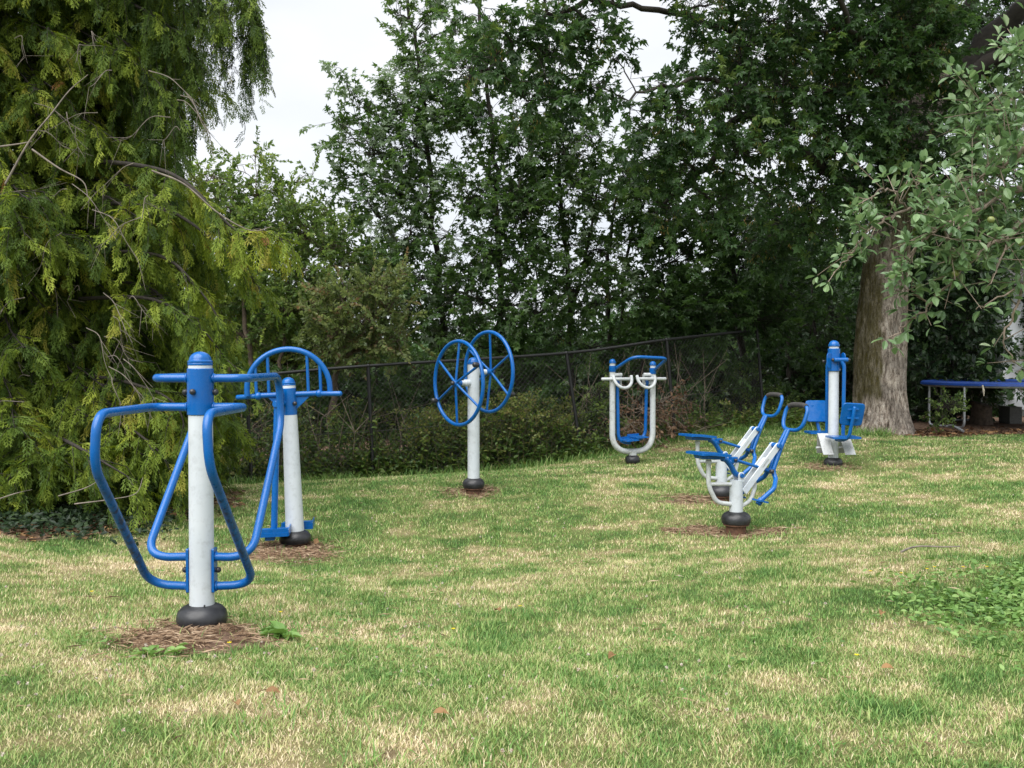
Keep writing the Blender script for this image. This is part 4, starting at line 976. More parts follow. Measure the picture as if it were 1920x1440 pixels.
rad = rr_[:, None] * (1 + .03 * np.sin(AA * 3 + .4 + Z2 * .5) + .02 * np.sin(AA * 5 - Z2))
rad = rad * (1 + hz_ ** 2 * (.20 * np.maximum(0, np.sin(AA * 5 + .6)) + .10 * np.sin(AA * 9 + 1)))
fur = fbm(AA * 13 / (2 * PI) * 3.2 + .25 * np.sin(Z2 * 3), Z2 * 3.2, 4) * .5 + fbm((AA + PI) % (2 * PI) * 13 / (2 * PI) * 1.2, Z2 * 1.5, 3) * .5
rad = rad + (fur - .5) * .075 - .018 * np.abs(np.sin(AA * 23 + 5 * fbm(AA * 2, Z2 * 1.3, 3) * 3)) ** 6
V = np.stack([cx_[:, None] + rad * np.cos(AA) - tb[0], rad * np.sin(AA), Z2 - tb[2]], -1).reshape(-1, 3)
ii = np.arange(NR * NS).reshape(NR, NS); q = np.stack([ii[:-1], np.roll(ii, -1, 1)[:-1], np.roll(ii, -1, 1)[1:], ii[1:]], -1).reshape(-1, 4)
edge = fbm(AA * 3, Z2 * 2.2, 4)
dl = np.abs(((AA - math.radians(205) + PI) % (2 * PI)) - PI)      # moss on the left flank
moss = np.clip((.86 + .10 * np.sin(Z2 * 2) - dl + (edge - .5) * .9) / .18, 0, 1) * np.clip((Z2 - tb[2] - .30) / .3 + (edge - .5) * 2.5, 0, 1) * np.clip((2.9 - (Z2 - tb[2])) / .4, 0, 1)
dr = np.abs(((AA - math.radians(-22) + PI) % (2 * PI)) - PI)
bare = np.clip((.16 - dr + (edge - .5) * .3) / .1, 0, 1) * np.clip((Z2 - tb[2] - 1.15) / .2, 0, 1) * np.clip((2.75 - (Z2 - tb[2])) / .3, 0, 1)
me = mesh_from('trunk', V, [(q, True)], M['bark'], [('moss', 'POINT', moss.ravel()), ('bare', 'POINT', bare.ravel())]); tr = link('trunk', me, bt)
lm_ = MB(); fo = Fol(); kf = Fol(); sk = []
LIMBS = [([(1690, 240, 15), (1560, 130, 14.2), (1400, 60, 13.4), (1230, 20, 12.8), (1080, 10, 12.4), (1000, 60, 12.2), (930, 120, 12), (880, 150, 12)], .055, .015),
         ([(1680, 330, 14.8), (1560, 230, 13.6), (1420, 170, 12.8), (1290, 150, 12.4), (1180, 190, 12.2)], .05, .015),
         ([(1665, 400, 14.8), (1520, 300, 13.4), (1400, 210, 13.2), (1310, 330, 13.2), (1230, 400, 13.2)], .10, .015),
         ([(1700, 300, 14.9), (1640, 140, 13.2), (1560, -20, 12), (1500, -200, 11)], .05, .02),
         ([(1760, 170, 15), (1850, 80, 15.0), (1960, -20, 15.0), (2100, -140, 15)], .22, .08), ([(1740, 230, 15), (1830, 130, 14.6), (1990, 60, 14.2), (2200, 0, 14)], .16, .04),
         ([(1750, 120, 15), (1800, 40, 15.4), (1850, -80, 15.6)], .15, .05),
         ([(1700, 380, 15.0), (1800, 330, 14.2), (1930, 300, 13.6), (2080, 300, 13.2)], .09, .02), ([(1655, 330, 14.75), (1600, 240, 14.4), (1590, 150, 14.4), (1600, 20, 14.4)], .045, .015),
         ([(1700, -60, 15), (1500, -260, 14), (1250, -330, 13)], .2, .05), ([(1720, -100, 15), (1850, -330, 14.5)], .18, .05)]
for path, r0, r1 in LIMBS:
    P = spline([W(*p) for p in path], 7); P[1:-1] += .03 * rng.normal(size=P[1:-1].shape)
    lm_.tube(P, np.linspace(r0, r1, len(P)), 10); sk += [(p, r) for p, r in zip(P, np.linspace(r0, r1, len(P)))]
BB = [(1670, 60, 13.1, 60, 60), (1740, 30, 13.3, 60, 60), (1745, 110, 13.2, 56, 50), (1680, 200, 13.3, 50, 50), (1740, 250, 13.5, 50, 50), (1695, 320, 13.6, 44, 36), (1600, 120, 12.9, 60, 60), (1590, 220, 13.1, 50, 50), (1690, 30, 13.6, 50, 50), (1745, 50, 13.8, 50, 50), (1740, 130, 13.8, 50, 44), (1690, 130, 13.6, 50, 44), (1735, 200, 13.7, 50, 40), (1690, 290, 13.9, 50, 40), (1730, 330, 13.9, 40, 36), (1690, 375, 14.1, 40, 24), (1650, 300, 13.8, 40, 40), (880, 150, 11.8, 44, 46), (930, 100, 12, 50, 50, .8), (900, 30, 12, 60, 40, .8), (985, 60, 12.2, 50, 40), (1040, 120, 12.2, 60, 44), (1050, 30, 12.2, 60, 44), (1120, 60, 12.3, 54, 50), (1000, 200, 12.2, 60, 34), (1100, 160, 12.3, 60, 44), (1150, 110, 12.4, 22, 34, .8),
      (1310, 40, 12.6, 24, 30, .7), (1330, 10, 12.6, 56, 50), (1340, 90, 12.7, 50, 40), (1235, 168, 12.4, 56, 30), (1390, 100, 12.8, 70, 60), (1180, 220, 12.2, 66, 40), (1270, 230, 12.4, 70, 50), (1360, 200, 12.6, 70, 60), (1200, 290, 12.8, 60, 36, .8), (1300, 310, 12.8, 76, 50), (1400, 290, 12.8, 76, 50), (1250, 390, 13.1, 66, 30, .8), (1340, 390, 13.2, 76, 34),
      (1450, 40, 12.8, 76, 60), (1470, 150, 12.8, 76, 56), (1480, 250, 13, 76, 50), (1440, 360, 13.2, 70, 40), (1540, 60, 12.8, 70, 60), (1560, 170, 13, 66, 50), (1560, 270, 13.2, 60, 40), (1530, 350, 13.4, 66, 40), (1520, 430, 13.8, 66, 34, .9), (1620, 60, 13.4, 60, 70), (1650, 170, 13.8, 60, 44, .9), (1640, 260, 14, 60, 40, .8), (1590, 360, 13.8, 40, 30, .8), (1660, 345, 14.2, 40, 30, .8), (1725, 60, 14, 60, 50, .7), (1700, 215, 14.2, 50, 30, .7), (1745, 290, 14, 50, 34, .8), (1680, 440, 14.3, 34, 16, .8),
      (1810, 240, 14, 60, 40), (1880, 200, 14, 60, 50), (1860, 310, 13.8, 70, 44), (1930, 260, 13.6, 60, 60), (1800, 360, 14, 60, 44), (1900, 130, 15.8, 70, 60), (1830, 60, 16.2, 60, 60), (1910, 30, 16.2, 70, 60), (1800, 150, 16, 50, 50), (1960, 380, 13.8, 70, 60), (1880, 420, 14.4, 70, 50), (1780, 450, 15.2, 60, 40),
      (1420, -120, 12, 160, 70), (1200, -160, 12, 160, 60, .7), (1650, -120, 12.6, 160, 70), (1000, -90, 12, 120, 50, .7), (1850, -120, 14, 150, 90), (1500, -330, 12.5, 260, 120, .7), (1200, -330, 12.8, 200, 90, .6), (1800, -380, 14, 220, 140, .7), (2060, 60, 14, 100, 160, .7), (2080, 320, 14, 80, 100, .7),
      (1420, 470, 14.6, 70, 40, .8), (1560, 500, 15.2, 50, 60, .8), (1460, 420, 15.2, 90, 50), (1500, 200, 15.4, 120, 100, .8), (1430, 130, 15, 90, 80, .7), (1720, 380, 16, 80, 60), (1600, 430, 16.2, 70, 60)]
for bb in BB:
    px, py, Y, rx, ry = bb[:5]; k = bb[5] if len(bb) > 5 else 1.0
    c = W(px, py, Y); m = Y / F; rad = np.array([rx * m, max(.85 * (rx + ry) / 2 * m, .25), ry * m])
    best = min(sk, key=lambda s: np.linalg.norm(s[0] - c) + 1.2 * max(0, s[0][2] - c[2] - .3))
    lp = branch_path(best[0], c, .06, .06); lm_.tube(lp, np.linspace(min(best[1] * .6, .035), .007, len(lp)), 7)
    n = max(8, int(78 * k * PI * rad[0] * rad[2])); u = rdir(n) * (rng.random(n) ** .45)[:, None]; Cn = c + u * rad * (1 + .4 * rng.random(n)[:, None] ** 5)
    keep = fbm(Cn[:, 0] * 2.0 + Cn[:, 1], Cn[:, 2] * 2.0 + 10, 2) > .36; Cn = Cn[keep]; u = u[keep]; n = len(Cn)
    j = rng.integers(3, len(lp), n); s0 = lp[j]; mid = s0 * .5 + Cn * .5 + .06 * rdir(n) + [0, 0, .05]
    lm_.sticks(s0, mid, .005, .004, 3); lm_.sticks(mid, Cn, .004, .003, 3)
    leafy(fo, Cn, nrm(u + [0, 0, -.25]), 11, .125, MAPLE, .42, .45, (.5, .3), .7, lm_)
    q = rng.random(n) < .13; K = Cn[q]; nk = len(K)
    for i in range(11):
        kf.add(SLIM, K + rdir(nk) * [.07, .07, .08] + [0, 0, -.08], np.tile([0, 0, -1.], (nk, 1)) + .55 * rdir(nk), rdir(nk), .05 + .02 * rng.random(nk), rng.random(nk))
for o in (lm_.build('limbs', M['stem_dark'], bt), fo.build('crown', M['maple_old'], bt), kf.build('seed_clumps', M['seeds'], bt)): o.data.transform(Matrix.Translation(tuple(-tb)))

# --- laurel behind the trampoline
tree('laurel_bush', 'dense dark laurel bush between the big trunk and the white house', 'bush', None,
     [([(1790, 800, 18.2), (1785, 680, 18.2), (1780, 560, 18.2)], .06, .02)],
     [(1740, 480, 17.8, 50, 50), (1800, 500, 18, 60, 60), (1850, 520, 18.2, 36, 60), (1735, 590, 17.8, 46, 60), (1800, 610, 17.8, 60, 60), (1842, 650, 18.4, 30, 56), (1735, 700, 17.8, 46, 56), (1790, 720, 17.9, 60, 50), (1838, 735, 18.4, 26, 40), (1720, 770, 17.9, 40, 34), (1790, 775, 18.2, 50, 24), (1700, 560, 18.4, 60, 100)],
     leaf=.12, tm=OVAL, nl=12, per_m2=48, tlen=.35, tint=(.5, .3), lm='laurel', droop=.35, flat=.6, shell=.4)
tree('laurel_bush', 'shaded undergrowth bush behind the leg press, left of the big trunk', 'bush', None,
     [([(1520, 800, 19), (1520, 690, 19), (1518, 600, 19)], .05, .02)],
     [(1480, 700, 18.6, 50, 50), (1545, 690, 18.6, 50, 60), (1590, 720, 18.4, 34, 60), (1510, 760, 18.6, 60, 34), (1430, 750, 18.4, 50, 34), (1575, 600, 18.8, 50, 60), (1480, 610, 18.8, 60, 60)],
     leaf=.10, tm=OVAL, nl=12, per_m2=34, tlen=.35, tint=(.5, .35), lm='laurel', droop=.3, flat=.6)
# --- brambles, weeds, dry shrub along the fence
def bush(name, label, blobs, **kw):
    px, py, Y = blobs[0][:3]; py0 = max(b_[1] + b_[4] for b_ in blobs)
    return tree(name, label, 'bush', kw.pop('group', None), [([(px, py0, Y), (px + 4, py, Y), (px, py - blobs[0][4] * .5, Y)], .02, .008)], blobs, limb_r=.006, **kw)
bush('bramble_bush', 'yellow-green bramble behind the seated rowers at the foot of the wood', [(1395, 760, 16.6, 60, 34), (1460, 770, 16.8, 50, 30), (1340, 770, 15.9, 50, 30), (1420, 715, 17, 50, 30, .7), (1500, 785, 17, 40, 20)], leaf=.065, tm=OVAL, nl=12, per_m2=60, tlen=.25, tint=(.42, .3), lm='bramble', flat=.7)
bush('bramble_bush', 'pale sunlit bush beside the left leg of the U-shaped frame', [(1120, 745, 14.9, 34, 34), (1105, 790, 14.7, 36, 34), (1140, 800, 14.8, 40, 30), (1085, 830, 14.6, 30, 24)], leaf=.07, tm=OVAL, nl=11, per_m2=70, tlen=.22, tint=(.6, .3), lm='bramble', flat=.6)
bush('dry_bush', 'withered brown bush seen through the U-shaped frame', [(1205, 770, 14.4, 40, 30), (1240, 790, 14.4, 36, 34), (1180, 800, 14.2, 30, 34), (1215, 825, 14.2, 40, 20), (1255, 760, 14.6, 26, 30)], leaf=.055, tm=OVAL, nl=12, per_m2=45, tlen=.28, tint=(.45, .4), lm='dry', flat=.3, droop=.6, bm='twig')
Sg = 'maple saplings behind the fence mesh'
for lab, bl_ in (('maple sapling behind the fence right of the half-circle handle', [(740, 735, 14.4, 60, 40), (790, 700, 14.6, 60, 40), (700, 790, 14.4, 60, 40), (640, 740, 14.5, 60, 44), (600, 700, 14.6, 50, 40)]),
                 ('maple sapling behind the fence and the twin wheels', [(860, 720, 14.9, 60, 44), (940, 730, 15, 70, 40), (1000, 710, 15.2, 60, 44), (900, 790, 14.8, 70, 34), (980, 790, 14.9, 60, 34)]),
                 ('maple sapling behind the fence between the first two posts', [(510, 740, 14.2, 60, 50), (570, 790, 14.2, 60, 40), (490, 820, 14.1, 50, 40), (620, 830, 14.2, 50, 34), (430, 760, 14.2, 60, 60), (360, 800, 14, 50, 60)]),
                 ('maple sapling behind the fence right of the U-shaped frame', [(1290, 700, 16, 60, 44), (1180, 700, 15.8, 60, 40), (1300, 770, 15.8, 50, 40), (1240, 650, 16, 60, 40)])):
    tree('maple_sapling', lab, 'sapling', Sg, [([(bl_[0][0], 880, bl_[0][2]), (bl_[0][0] + 5, bl_[0][1], bl_[0][2])], .02, .008)], bl_, leaf=.12, per_m2=34, nl=10, tint=(.45, .28), lm='maple', rd=.5)
# weed belt with seed heads
wf = Fol(); ws = MB()
def stalks(n, x0, x1, y0, y1, h0, h1, tint, heads=.5, leaf=.085, lean=.18):
    x = x0 + (x1 - x0) * rng.random(n); y = edge_y(x) + y0 + (y1 - y0) * rng.random(n)
    h = (h0 + (h1 - h0) * rng.random(n)) * (.65 + .7 * fbm(x * 1.1 + 5, y * .7, 2)); b0 = np.stack([x, y, G(x, y) - .02], 1)
    d = nrm(np.c_[lean * rng.normal(size=(n, 2)), np.ones(n)]); top = b0 + d * h[:, None]
    ws.sticks(b0, top, .0045, .002, 3)
    for i in range(18):
        t = .12 + .86 * rng.random(n); 
        wf.add(OVAL, b0 + d * (h * t)[:, None], rdir(n) * [1, 1, .5] + [0, 0, .1], np.c_[.5 * rng.normal(size=(n, 2)), np.ones(n)], leaf * (1.2 - .6 * t) * (.6 + .8 * rng.random(n)), np.clip(tint + .22 * rng.normal(size=n), 0, .82))
    q = rng.random(n) < heads; m = q.sum()
    for i in range(16):
        o = rdir(m) * [.075, .075, .035]
        wf.add(DIAM, top[q] + o + [0, 0, -.01], rdir(m) + [0, 0, .3], rdir(m), .032 + .026 * rng.random(m), np.clip(.74 + .10 * rng.normal(size=m), .55, .96))
stalks(520, -1.5, .95, .15, 1.1, .55, 1.0, .42, .65)
stalks(420, -2.2, 1.3, -.02, .9, .2, .6, .38, .1, .08)
stalks(260, -4.2, -1.6, .1, 1.2, .5, 1.2, .35, .12, .08)
stalks(300, -4.2, -1.4, -.02, .7, .12, .45, .40, .05, .08)
stalks(260, 1.2, 4.4, 0, .9, .15, .5, .45, .08, .08)
stalks(160, 4.2, 5.4, .4, 1.6, .1, .4, .45, .05, .08)
uw = thing('undergrowth', None, None); uw['kind'] = 'stuff'
ws.build('stalks', M['stalk'], uw); wf.build('leaves', M['weed'], uw)
# dry canes standing in the weeds
cn = MB(); n = 66; x = np.concatenate([-4.0 + 2.6 * rng.random(36), .9 + 2.2 * rng.random(30)]); y = edge_y(x) + .2 + .6 * rng.random(n); p0 = np.stack([x, y, G(x, y)], 1)
m1 = p0 + np.c_[.16 * rng.normal(size=(n, 2)), .35 + .5 * rng.random(n)]; p1 = m1 + np.c_[.3 * rng.normal(size=(n, 2)), .25 + .6 * rng.random(n)]
cn.sticks(p0, m1, .006, .005, 4); cn.sticks(m1, p1, .005, .002, 4)
n = 60; j = rng.integers(0, 66, n); k0 = m1[j]; cn.sticks(k0, k0 + np.c_[.3 * rng.normal(size=(n, 2)), .1 + .3 * rng.random(n)], .004, .002, 3)
n = 70; x = 1.6 + 1.4 * rng.random(n); y = edge_y(x) - .05 + .5 * rng.random(n); p0 = np.stack([x, y, G(x, y) + .03 + .14 * rng.random(n)], 1); a = rng.random(n) * 2 * PI
cn.sticks(p0, p0 + np.c_[.55 * np.cos(a), .3 * np.sin(a), .12 * rng.normal(size=n)], .006, .002, 3)
o = cn.build('dry_canes', M['twig']); tag(o, kind='stuff')
for lab, (px, py, Y, r, h) in (('leafy self-sown plant at the near leg of the trampoline', (1768, 800, 15.2, 26, 42)),):
    tree('young_shrub', lab, 'shrub', None, [([(px, py, Y), (px + 3, py - h * .6, Y), (px + 12, py - h * 1.2, Y)], .008, .003)], [(px, py - h * .8, Y, r, h * .8), (px + 16, py - h * .9, Y, r * .8, h * .5), (px - 6, py - 8, Y, r * .9, 14)], leaf=.05, tm=OVAL, nl=9, per_m2=110, tlen=.16, tint=(.4, .25), lm='bramble', limb_r=.004, droop=.1)

# --- apple tree reaching in from the right
wood = MB(); fol = Fol(); fr = MB()
ab = W(2230, 1100, 5.6); ab[2] = gz(ab[0], ab[1])
BR = [([(2230, 1090, 5.6), (2210, 760, 5.6), (2170, 520, 5.5), (2090, 400, 5.3), (2000, 365, 5.1), (1920, 352, 5), (1850, 366, 4.95), (1790, 370, 4.9), (1720, 385, 4.9), (1660, 410, 4.85), (1620, 440, 4.8), (1598, 475, 4.8), (1562, 512, 4.8)], [.085, .07, .055, .035, .026, .020, .0125, .0105, .009, .007, .005, .004, .002]),
      ([(1700, 391, 4.9), (1665, 355, 4.8), (1630, 372, 4.8), (1600, 400, 4.8)], [.006, .005, .004, .002]), ([(1720, 385, 4.9), (1722, 350, 4.8), (1735, 335, 4.8)], [.004, .003, .002]),
      ([(1790, 370, 4.9), (1845, 330, 4.7), (1900, 300, 4.6), (1960, 270, 4.6), (2090, 400, 5.3)], [.003, .006, .008, .012, .02]),
      ([(2090, 400, 5.3), (2010, 320, 5.1), (1930, 285, 5), (1862, 270, 5), (1820, 245, 5), (1790, 228, 5)], [.03, .018, .012, .009, .006, .002]),
      ([(2130, 460, 5.4), (2060, 250, 5.2), (1980, 190, 5.1), (1920, 175, 5.1), (1870, 205, 5), (1830, 190, 5), (1800, 195, 5)], [.03, .02, .012, .009, .006, .004, .002]), ([(1980, 190, 5.1), (1940, 120, 5), (1905, 100, 5), (1890, 110, 5)], [.008, .006, .004, .002]),
      ([(1900, 358, 5), (1830, 395, 4.7), (1770, 425, 4.6), (1725, 455, 4.6), (1700, 490, 4.6), (1712, 530, 4.6)], [.010, .008, .007, .005, .004, .002]), ([(1770, 425, 4.6), (1780, 460, 4.6), (1786, 500, 4.6)], [.005, .004, .002]),
      ([(1960, 370, 5), (1900, 430, 4.8), (1840, 470, 4.7), (1790, 520, 4.7), (1740, 575, 4.7), (1700, 605, 4.7), (1668, 640, 4.7)], [.014, .011, .008, .006, .005, .004, .002]), ([(1740, 575, 4.7), (1712, 545, 4.7), (1680, 548, 4.7), (1660, 540, 4.7)], [.004, .003, .0025, .002]),
      ([(2000, 380, 5), (1960, 460, 4.8), (1925, 530, 4.8), (1900, 590, 4.8), (1880, 640, 4.8), (1900, 680, 4.8)], [.014, .011, .008, .006, .004, .002]), ([(1925, 530, 4.8), (1870, 560, 4.7), (1830, 580, 4.7)], [.005, .004, .002]),
      ([(2050, 400, 5), (2000, 500, 4.9), (1960, 600, 4.9), (1930, 670, 4.9), (1915, 700, 4.9)], [.016, .011, .008, .005, .002]), ([(1840, 470, 4.7), (1830, 420, 4.9), (1860, 400, 5)], [.004, .005, .006]), ([(1900, 430, 4.8), (1870, 500, 4.7), (1850, 545, 4.7)], [.006, .004, .002]),
      ([(1930, 285, 5), (1880, 320, 4.9), (1830, 330, 4.9), (1770, 345, 4.9)], [.006, .005, .004, .002]), ([(2010, 320, 5.1), (1950, 240, 5.3), (1900, 235, 5.3), (1850, 235, 5.3)], [.01, .007, .005, .002])]
pts = []; 
for path, R in BR:
    P0 = np.array([W(*p) for p in path]); P = spline(P0, 6); R = np.interp(np.linspace(0, len(R) - 1, len(P)), np.arange(len(R)), R)
    P[1:-1] += .006 * rng.normal(size=P[1:-1].shape); wood.tube(P, R, 9)
    for i in range(len(P) - 1):
        if R[i] < .017:
            for _ in range(2 if R[i] > .004 else 1): pts.append((P[i] + (P[i + 1] - P[i]) * rng.random(), P[i + 1] - P[i], R[i]))
SP = []; SD = []
for p, d, r in pts:
    if p[0] < 1.0 * (1740 - 960) / F * p[1] and rng.random() < .45: continue
    if p[2] < 1.62 and rng.random() < .45: continue
    if p[2] < 1.72 and p[0] / p[1] > .475 and rng.random() < .75: continue
    if rng.random() < .10: SP.append(p); SD.append(nrm(d)); continue
    for _ in range(1):
        L = (.04 + .17 * rng.random() ** 1.5) * (1.25 if r > .004 else .7); dd = nrm(nrm(d) * .5 + rdir(1)[0] * .8 + [0, -.1, .05]); e = p + dd * L
        wood.sticks(p[None], e[None], .0028, .0016, 5); SP.append(e); SD.append(dd)
        for t in (.4, .7):
            if L > .10 and rng.random() < .5: SP.append(p + dd * L * t); SD.append(nrm(dd + rdir(1)[0]))
SP = np.array(SP); SD = np.array(SD); n = len(SP)
for i in range(5):
    a = nrm(SD * .55 + rdir(n) * .85 + [0, 0, .10]); k = rng.random(n) < .88
    fol.add((OVAL[0] * np.array([.98, 1, 1.25]), OVAL[1]), SP[k] + a[k] * .012, a[k], np.c_[.45 * rng.normal(size=(k.sum(), 2)), np.ones(k.sum())] + [0, -.25, 0], .037 + .028 * rng.random(k.sum()), np.clip(.5 + .24 * rng.normal(size=k.sum()), 0, 1))
for px, py, Y in ((1915, 455, 4.7), (1858, 412, 4.6), (1786, 478, 4.6), (1792, 512, 4.6)):
    fr.ball(W(px, py, Y), .017, 12, .92)
at = thing('apple_tree', 'apple tree with pale green oval leaves reaching in from the right edge', 'tree', ab)
M['fruit'] = simple('unripe_apple', (.20, .23, .07), .4, 0, .3, 30, .05)
for o in (wood.build('trunk', M['twig'], at), fol.build('crown', M['apple'], at), fr.build('apples', M['fruit'], at)): o.data.transform(Matrix.Translation(tuple(-ab)))

# --- drooping cedar on the left
cw = MB(); cf_ = Fol(); bare = MB()
cb = W(-40, 980, 9.6); cb[2] = gz(cb[0], cb[1])
trk = spline([cb, cb + [.05, 0, 2], cb + [0, .05, 4.5], cb + [.1, 0, 7.5], cb + [.1, 0, 10]], 8); cw.tube(trk, np.linspace(.34, .08, len(trk)), 18)
def cedar_branch(P, w=1.0, hang=.45, dens=1.0, tint=.45, size=.27, start=.25):
    """a bough: drooping side twigs along it, each bearing flat sprays"""
    n = len(P); L = np.linalg.norm(np.diff(P, axis=0), axis=1); cum = np.concatenate([[0], np.cumsum(L)]); tot = cum[-1]
    cw.tube(P, np.linspace(.010 + .006 * tot, .003, n), 6)
    k = int(tot * 13 * dens); s = tot * (start + (1 - start) * rng.random(k) ** .8)
    idx = np.clip(np.searchsorted(cum, s) - 1, 0, n - 2); fr_ = ((s - cum[idx]) / L[idx])[:, None]
    p = P[idx] * (1 - fr_) + P[idx + 1] * fr_; tg = nrm(P[idx + 1] - P[idx])
    lat = nrm(np.cross(tg, [0, 0, 1.])) * np.where(rng.random(k) < .5, 1, -1)[:, None]
    d0 = nrm(tg * .55 + lat * (.35 + .5 * rng.random(k))[:, None] + .35 * rdir(k) + [0, 0, -.15]); Lt = w * (.30 + .40 * rng.random(k))
    m = p + d0 * (Lt * .45)[:, None]; d1 = nrm(d0 * .55 + [0, 0, -hang * 1.5] + .2 * rdir(k)); e = m + d1 * (Lt * .55)[:, None]
    cw.sticks(p, m, .005, .0035, 3); cw.sticks(m, e, .0035, .0015, 3)
    tb = tint + .21 * rng.normal(size=k)
    for j in range(12):
        t = (j + rng.random(k)) / 12; q = np.where((t < .45)[:, None], p + (m - p) * (t / .45)[:, None], m + (e - m) * ((t - .45) / .55)[:, None])
        dd = np.where((t < .45)[:, None], d0, d1); ss = nrm(np.cross(dd, rdir(k)))
        A = nrm(dd * .75 + ss * .55 + [0, 0, -hang * .55]); N = nrm(np.array([0, 0, 1.]) * .8 + ss * .2 + rdir(k) * .55)
        cf_.add(SPRAYS[rng.integers(0, 4)], q, A, N, size * (.5 + .8 * rng.random(k)), np.clip(tb + .12 * rng.normal(size=k) + .10 * (t - .5), 0, .97) + np.where(rng.random(k) < .02, .1, 0))
def crown_r(z):   # horizontal reach of the boughs against height above the lawn
    return np.interp(z, [0, .4, 1.0, 1.8, 2.6, 3.4, 4.2, 5.2, 7, 9], [1.6, 2.0, 2.15, 2.2, 2.1, 1.95, 1.8, 2.0, 1.8, 1.0])
for i in range(400):
    z = .16 + 6.6 * ((i + rng.random()) / 400) ** 1.12
    az = math.radians(-100 + 190 * rng.random()) - 0.0 if rng.random() < .86 else rng.random() * 2 * PI
    # az measured from +x, negative = towards the viewer
    R = crown_r(z) * (.72 + .42 * rng.random()); 
    if math.sin(az) < -.5: R *= .86
    dx, dy = math.cos(az), math.sin(az); zt = z + .55 * R * .2
    st = np.interp(zt + cb[2], trk[:, 2], np.arange(len(trk))); s0 = trk[int(st)] * [1, 1, 0] + [0, 0, zt + cb[2]]
    tip = s0 + [dx * R, dy * R, -.10 - .42 * R * rng.random()]
    P = spline([s0, s0 * .6 + tip * .4 + [0, 0, .20 + .1 * rng.random()] + .08 * rdir(1)[0], s0 * .25 + tip * .75 + [0, 0, .14] + .08 * rdir(1)[0], tip], 5)
    P[:, 2] = np.maximum(P[:, 2], G(P[:, 0], P[:, 1]) + .12)
    cedar_branch(P, .85, .5, 1.0, .50, .15, .22)
for i in range(95):   # skirts reaching down to the lawn
    z = .22 + .75 * rng.random(); az = math.radians(-115 + 130 * rng.random()); R = (1.7 + .75 * rng.random()) * (.9 if math.sin(az) < -.5 else 1); dx, dy = math.cos(az), math.sin(az)
    s0 = cb + [dx * .5, dy * .5, z + .35]; tip = cb + [dx * R, dy * R, z - .25 * rng.random()]; tip[2] = max(tip[2], gz(tip[0], tip[1]) + .07)
    P = spline([s0, s0 * .5 + tip * .5 + [0, 0, .16] + .06 * rdir(1)[0], tip], 7)
    P[:, 2] = np.maximum(P[:, 2], G(P[:, 0], P[:, 1]) + .07)
    cedar_branch(P, .7, .25, 1.0, .50, .15, .3)
# the long low bough and its neighbours reaching right
for path, tn, *dn in (([(120, 300, 9.0), (260, 310, 8.6), (345, 340, 8.4), (440, 430, 8.3), (488, 430, 8.3), (530, 450, 8.3)], .62), ([(150, 380, 9.0), (300, 390, 8.6), (400, 450, 8.5), (470, 520, 8.5)], .6, .6), ([(160, 470, 9), (300, 480, 8.5), (370, 540, 8.4), (420, 610, 8.4)], .55, .45), ([(150, 560, 9), (280, 560, 8.5), (370, 610, 8.4), (430, 680, 8.4)], .5), ([(140, 700, 9), (250, 720, 8.5), (330, 760, 8.4), (352, 840, 8.4)], .6), ([(140, 760, 9), (220, 790, 8.4), (280, 830, 8.2), (325, 880, 8.2)], .55), ([(60, 800, 9), (130, 830, 8.1), (200, 870, 7.9), (250, 900, 7.9)], .5), ([(150, 430, 9.2), (280, 440, 9), (330, 500, 9), (385, 560, 9)], .5, .5), ([(150, 520, 9.2), (280, 540, 9), (320, 600, 9), (350, 700, 9)], .48, .6)):
    P = spline([W(*p) for p in path], 7); cedar_branch(P, .8, .55, dn[0] if dn else .85, tn + .02, .15, .25)
# curtains of thin shoots hanging against the sky at the top right
for path, k in (([(60, -260, 9.6), (250, -220, 9.2), (380, -120, 9), (455, -40, 9), (478, 70, 9)], 34), ([(40, -160, 9.6), (220, -110, 9.2), (340, -40, 9.0), (425, 20, 9)], 30), ([(40, -60, 9.6), (180, -20, 9.2), (290, 30, 9.0), (360, 90, 9)], 30), ([(60, 60, 9.4), (190, 90, 9), (280, 140, 8.9), (338, 220, 8.9)], 28)):
    P = spline([W(*p) for p in path], 8); cw.tube(P, np.linspace(.03, .004, len(P)), 6); cedar_branch(P, .8, .9, .9, .36, .16, .2)
    j = rng.integers(int(len(P) * .45), len(P), k); s0 = P[j] + .08 * rdir(k); Ls = .35 + .62 * rng.random(k); e = s0 + np.c_[.08 * rng.normal(size=(k, 2)) + [.03, 0], -Ls]
    cw.sticks(s0, e, .003, .001, 3)
    for t in np.linspace(.05, 1, 16):
        q = s0 + (e - s0) * t; cf_.add(SPRAYS[rng.integers(0, 4)], q, nrm(e - s0) * .9 + .42 * rdir(k), rdir(k), .085 + .07 * rng.random(k), np.clip(.22 + .18 * rng.normal(size=k), 0, .9))
